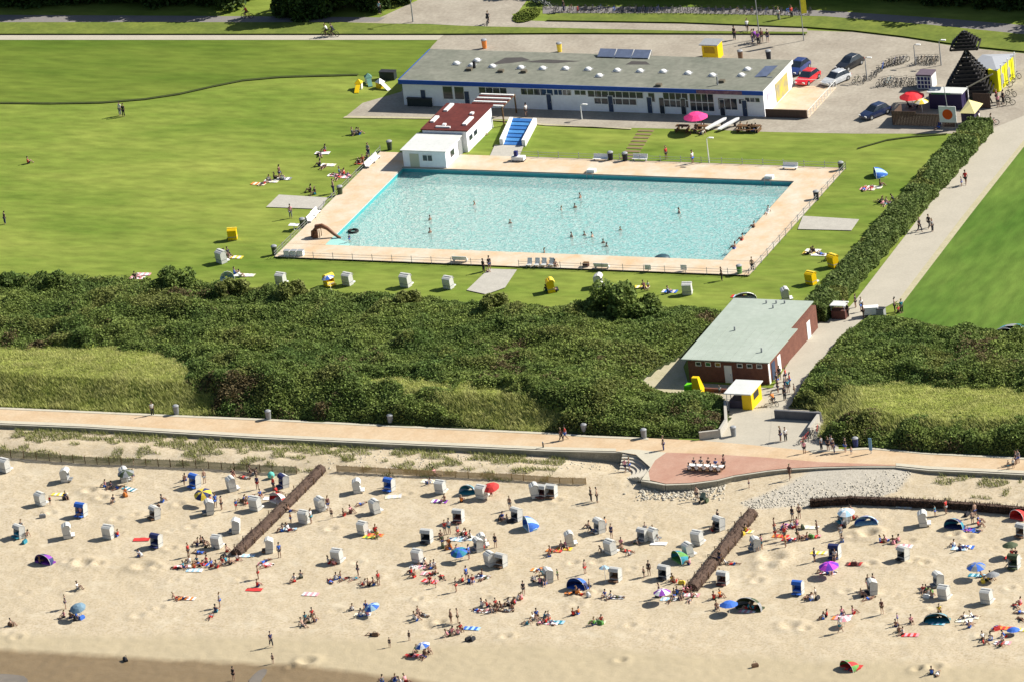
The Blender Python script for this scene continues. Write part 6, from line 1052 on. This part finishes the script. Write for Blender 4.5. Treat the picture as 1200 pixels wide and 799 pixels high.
for a, b_, rz, c1, c2, lb in ((432, 97, 30, white, mat('teal_plastic', A(120, 170, 155, .6), .5), 'white and teal play slide left of the long building'), (446, 103, 60, yellowp, white, 'yellow and white play slide beside the building corner'), (421, 104, 10, white, yellowp, 'small white play house at the lawn edge')):
    q = P(a, b_); r = empty('play_slide', q, radians(rz)); r.scale = (.8, .8, .8); fixed(r, lb, 'play slide', (a, b_-6)); MB().box(-.5, -.5, 0, .5, .5, .9).build('tower', c1, r); MB().add([(-.35, -.5, .95), (.35, -.5, .95), (.35, -2.2, .1), (-.35, -2.2, .1), (-.35, -.5, .8), (.35, -.5, .8), (.35, -2.2, 0), (-.35, -2.2, 0)], [(3, 2, 1, 0), (4, 5, 6, 7), (0, 4, 7, 3), (1, 2, 6, 5)]).build('chute', c2, r); MB().add([(-.6, -.6, .95), (.6, -.6, .95), (.6, .6, .95), (-.6, .6, .95), (0, 0, 1.6)], [(0, 1, 4), (1, 2, 4), (2, 3, 4), (3, 0, 4)]).build('roof', c2, r)
simple('market_stall', 985, 373, 0, [('counter', mat('red_brown_counter', A(110, 70, 62)), [(-.9, -.5, 0, .8, .6, 1.1)]), ('roof', roofwhite, [(-1.0, -.6, 1.7, .9, .9, 1.8)]), ('post', grey, [(-.9, -.5, 1.1, -.84, -.44, 1.7), (.74, -.5, 1.1, .8, -.44, 1.7), (-.9, .6, 1.1, -.84, .66, 1.7), (.74, .6, 1.1, .8, .66, 1.7)])], 'small brown stall with white roof where path meets hedge', 'stall')
simple('hand_cart', 1021, 371, 15, [('body', white, [(-.9, -.45, .35, .9, .45, 1.25)]), ('wheels', rubber, [(-.6, -.5, 0, -.25, .5, .36), (.25, -.5, 0, .6, .5, .36)])], 'white box cart standing on the path above the right dune', 'cart')
simple('grey_cabinet', 1033, 371, 0, [('body', grey, [(-.45, -.4, 0, .45, .4, 1.0)]), ('lid', dark, [(-.47, -.42, 1.0, .47, .42, 1.06)])], 'grey cabinet right of the white cart', 'cabinet')
q = P(857, 470); r = empty('round_dish_sign', q); fixed(r, 'white round sign on a pole left of the yellow kiosk', 'sign', (857, 458)); MB().tube([(0, 0, 0), (0, 0, 1.3)], .05, 6).build('pole', grey, r); MB().tube([(0, .02, 1.5), (0, -.05, 1.5)], .32, 14).build('disc', white, r)
q = P(1021, 532); r = empty('info_post', q); fixed(r, 'narrow pale blue information post at the edge of the right dune', 'sign', (1021, 520)); MB().box(-.18, -.06, .5, .18, .0, 2.0).build('panel', mat('pale_blue_panel', A(120, 165, 200, .8), .5), r); MB().tube([(0, .02, 0), (0, .02, .6)], .05, 6).build('post', grey, r)
q = ground(824, 588); r = empty('pushchair', q); fixed(r, 'dark pushchair standing on the sand below the platform', 'pushchair', (824, 585)); MB().add([(-.25, -.4, .4), (.25, -.4, .4), (.25, .3, .4), (-.25, .3, .4), (-.25, -.3, .7), (.25, -.3, .7), (.25, .5, 1.0), (-.25, .5, 1.0)], [(3, 2, 1, 0), (4, 5, 6, 7), (0, 1, 5, 4), (1, 2, 6, 5), (2, 3, 7, 6), (3, 0, 4, 7)]).build('seat', mat('dark_green_net', (.02, .035, .03), .8), r); [MB().tube([(x-.03, y, .18), (x+.03, y, .18)], .18, 10).build('wheel', rubber, r) for x in (-.28, .28) for y in (-.35, .35)]; MB().tube([(-.22, .5, 1.0), (-.22, .75, 1.1), (.22, .75, 1.1), (.22, .5, 1.0)], .02, 4).build('handle', grey, r)
q = ground(635, 527); r = empty('bollard', (q.x, q.y+.5, .05)); fixed(r, 'single dark bollard on the sea wall of the promenade', 'bollard', (635, 523)); MB().tube([(0, 0, 0), (0, 0, .7)], .09, 8).build('post', dark, r); MB().tube([(0, 0, .7), (0, 0, .8)], [.11, .05], 8).build('cap', grey, r)
# ------------------------------------------------------------------ labels: look + what stands next to it
LM = [(327, 581, 'the red and white shelter'), (54, 655, 'the purple dome tent'), (93, 715, 'the slate blue parasol'), (241, 576, 'the yellow and navy parasol'), (318, 556, 'the teal ball'), (549, 572, 'the pale teal wind shelter'), (578, 568, 'the red parasol'), (541, 643, 'the bright blue parasol'),
    (622, 612, 'the blue and white pop-up tent'), (441, 708, 'the blue and pale blue parasol'), (500, 756, 'the parasol nearest the wet sand'), (679, 680, 'the dark blue dome tent'), (710, 668, 'the small slate grey parasol'), (777, 690, 'the lilac and white parasol'), (798, 650, 'the teal and green tent'),
    (855, 705, 'the royal blue parasol'), (880, 705, 'the camouflage tent'), (973, 660, 'the magenta parasol'), (1016, 608, 'the bright blue dome tent'), (993, 600, 'the light blue parasol'), (1120, 612, 'the slate blue dome tent'), (1195, 600, 'the red tent'), (1145, 662, 'the blue and grey parasol'), (1188, 738, 'the low bright blue parasol'),
    (1099, 722, 'the olive and teal tent'), (997, 777, 'the green and red shelter'), (990, 725, 'the pale lilac parasol'), (374, 553, "the left groyne's upper end"), (279, 648, "the left groyne's lower end"), (881, 603, "the right groyne's upper end"), (813, 688, "the right groyne's lower end"), (330, 600, "the left groyne's middle"), (847, 645, "the right groyne's middle"),
    (298, 691, 'the red towel'), (364, 696, 'the pale pink towel'), (553, 736, 'the blue striped towel'), (1067, 744, 'the red and pink towel'), (745, 546, 'the curved steps'), (830, 552, 'the long white table'), (1080, 590, 'the brushwood wall'), (687, 563, "the straw fence's right end"), (348, 552, "the khaki fence's right end"), (110, 541, 'the khaki fence'), (960, 570, 'the grey stones'),
    (150, 560, 'the dark slate parasol'), (360, 768, 'the big sand castle'), (17, 788, 'the grey tide pool'), (300, 790, 'the middle tide pool'), (872, 468, 'the yellow kiosk'), (812, 450, 'the yellow and green inflatable'), (935, 488, 'the shaded retaining wall'), (870, 400, 'the brick building'), (985, 368, 'the stall on the path'), (1050, 262, 'the hedge'), (635, 525, 'the promenade bollard'),
    (380, 268, 'the brown pool slide'), (500, 178, 'the white pool house'), (609, 158, 'the blue ramp'), (831, 175, 'the white lamp post'), (817, 131, 'the pink parasol'), (745, 170, 'the stepping slabs'), (350, 238, 'the left concrete slab'), (970, 262, 'the right concrete slab'), (576, 330, 'the near concrete slab'), (1031, 200, 'the blue shelter on the lawn'), (386, 325, 'the blue and white lawn parasol'),
    (873, 345, 'the grey dome tent'), (266, 322, 'the small lawn tent'), (1132, 75, 'the black tower'), (1111, 129, 'the round orange sign'), (1168, 80, 'the yellow hut'), (1085, 96, 'the grid windowed kiosk'), (1070, 115, 'the red and white parasol'), (731, 62, 'the solar panels'), (832, 61, 'the car park kiosk'), (941, 25, 'the flagpole'), (947, 90, 'the red car'), (996, 73, 'the black car'), (617, 19, 'the round plant bed'), (440, 100, 'the play slides'),
    (725, 355, 'the biggest round shrub'), (210, 335, 'the tall round shrub'), (400, 245, 'the left pool edge'), (610, 298, 'the near pool edge'), (885, 262, 'the right pool edge'), (140, 118, 'the ditch'), (700, 14, 'the top road'), (484, 15, 'the plaza lamp post'), (1150, 30, 'the road bend at the right'), (60, 20, "the top road's left end"), (250, 20, 'the road left of the plaza')]
LM += [(px, py+0, f'the {n}') for px, py, n in ((6, 545, 'leftmost beach chair'), (128, 622, 'chair beside the red towel'), (1157, 698, 'lone white chair at lower right'), (936, 688, 'lone blue lined chair'), (426, 617, 'chair beside the orange towel'), (503, 628, 'lone black lined chair'), (538, 604, 'chair below the straw fence'), (396, 650, 'lone mid-left chair'), (1082, 606, 'chair under the brushwood wall'), (23, 621, 'teal lined chair'), (457, 566, 'blue lined chair near the groyne'))]
def rel(px, py, l):
    dx, dy = px-l[0], (py-l[1])*1.3
    if hypot(dx, dy) < 11: return 'right by'
    a = math.degrees(atan2(-dy, dx)) % 360
    return ['right of', 'behind right of', 'behind', 'behind left of', 'left of', 'front left of', 'in front of', 'front right of'][int((a+22.5)//45) % 8]
used_l = {}; pend = []
for t_ in THINGS:
    if t_[3]: t_[0]['label'] = t_[1]; used_l[t_[1]] = t_[0]
    else: pend.append(t_)
groups = {}
for t_ in pend:
    px, py = t_[2]; kw = t_[1].split(' ')[-1] if False else {'beach chair': 'chair', 'towel': 'towel', 'tree': 'plant bed'}.get(t_[0]['category'], '~'); ls = sorted([l for l in LM if not (kw in l[2] and (kw == 'plant bed' or hypot(px-l[0], py-l[1]) < 14))], key=lambda l: hypot(px-l[0], (py-l[1])*1.3)); t_.append([f"{t_[1]} {rel(px, py, l)} {l[2]}" for l in ls[:5] if hypot(px-l[0], (py-l[1])*1.3) < 150 or l is ls[0]])
def wc(s): return len(s.split())
from collections import Counter
left = []
for depth in range(1):
    cnt = Counter(t_[4][0] for t_ in pend)
    for t_ in pend: groups.setdefault(t_[4][0], []).append(t_)
ORD = ['first', 'second', 'third', 'fourth', 'fifth', 'sixth', 'seventh', 'eighth', 'ninth', 'tenth', 'eleventh', 'twelfth', 'thirteenth', 'fourteenth', 'fifteenth']
for key, g_ in groups.items():
    if len(g_) == 1: g_[0][0]['label'] = key; continue
    rest = []
    for t_ in g_:   # try the next nearest landmark first
        alt = [a for a in t_[4][1:3] if a not in groups and a not in used_l and wc(a) <= 16]
        if alt and len(rest)+1 < len(g_): t_[0]['label'] = alt[0]; used_l[alt[0]] = t_[0]
        else: rest.append(t_)
    if len(rest) == 1: rest[0][0]['label'] = key
    else:
        rest.sort(key=lambda t_: t_[2][0])
        for i, t_ in enumerate(rest): t_[0]['label'] = f"{key}, {'leftmost' if i == 0 else 'rightmost' if i == len(rest)-1 else ORD[i]+' from left'}"
for t_ in pend:
    lb = t_[0]['label']
    if wc(lb) > 16: lb = lb.replace('with bare chest and', 'in').replace(' hooded', '').replace('turned sideways', 'sideways'); lb = lb.replace(' and behind', ' behind')
    if wc(lb) > 16: lb = lb.replace(' tilted ', ' ').replace(' striped', '').replace(' spread flat', ' laid').replace(' with grey lid', '').replace(' only', '')
    if wc(lb) > 16: lb = lb.replace(' from left', '').replace('the ', '', 1)
    t_[0]['label'] = lb
print('THINGS', len(THINGS), 'dup', [k for k, v in Counter(t_[0]['label'] for t_ in THINGS).items() if v > 1][:8], 'long', [t_[0]['label'] for t_ in THINGS if wc(t_[0]['label']) > 16][:30])
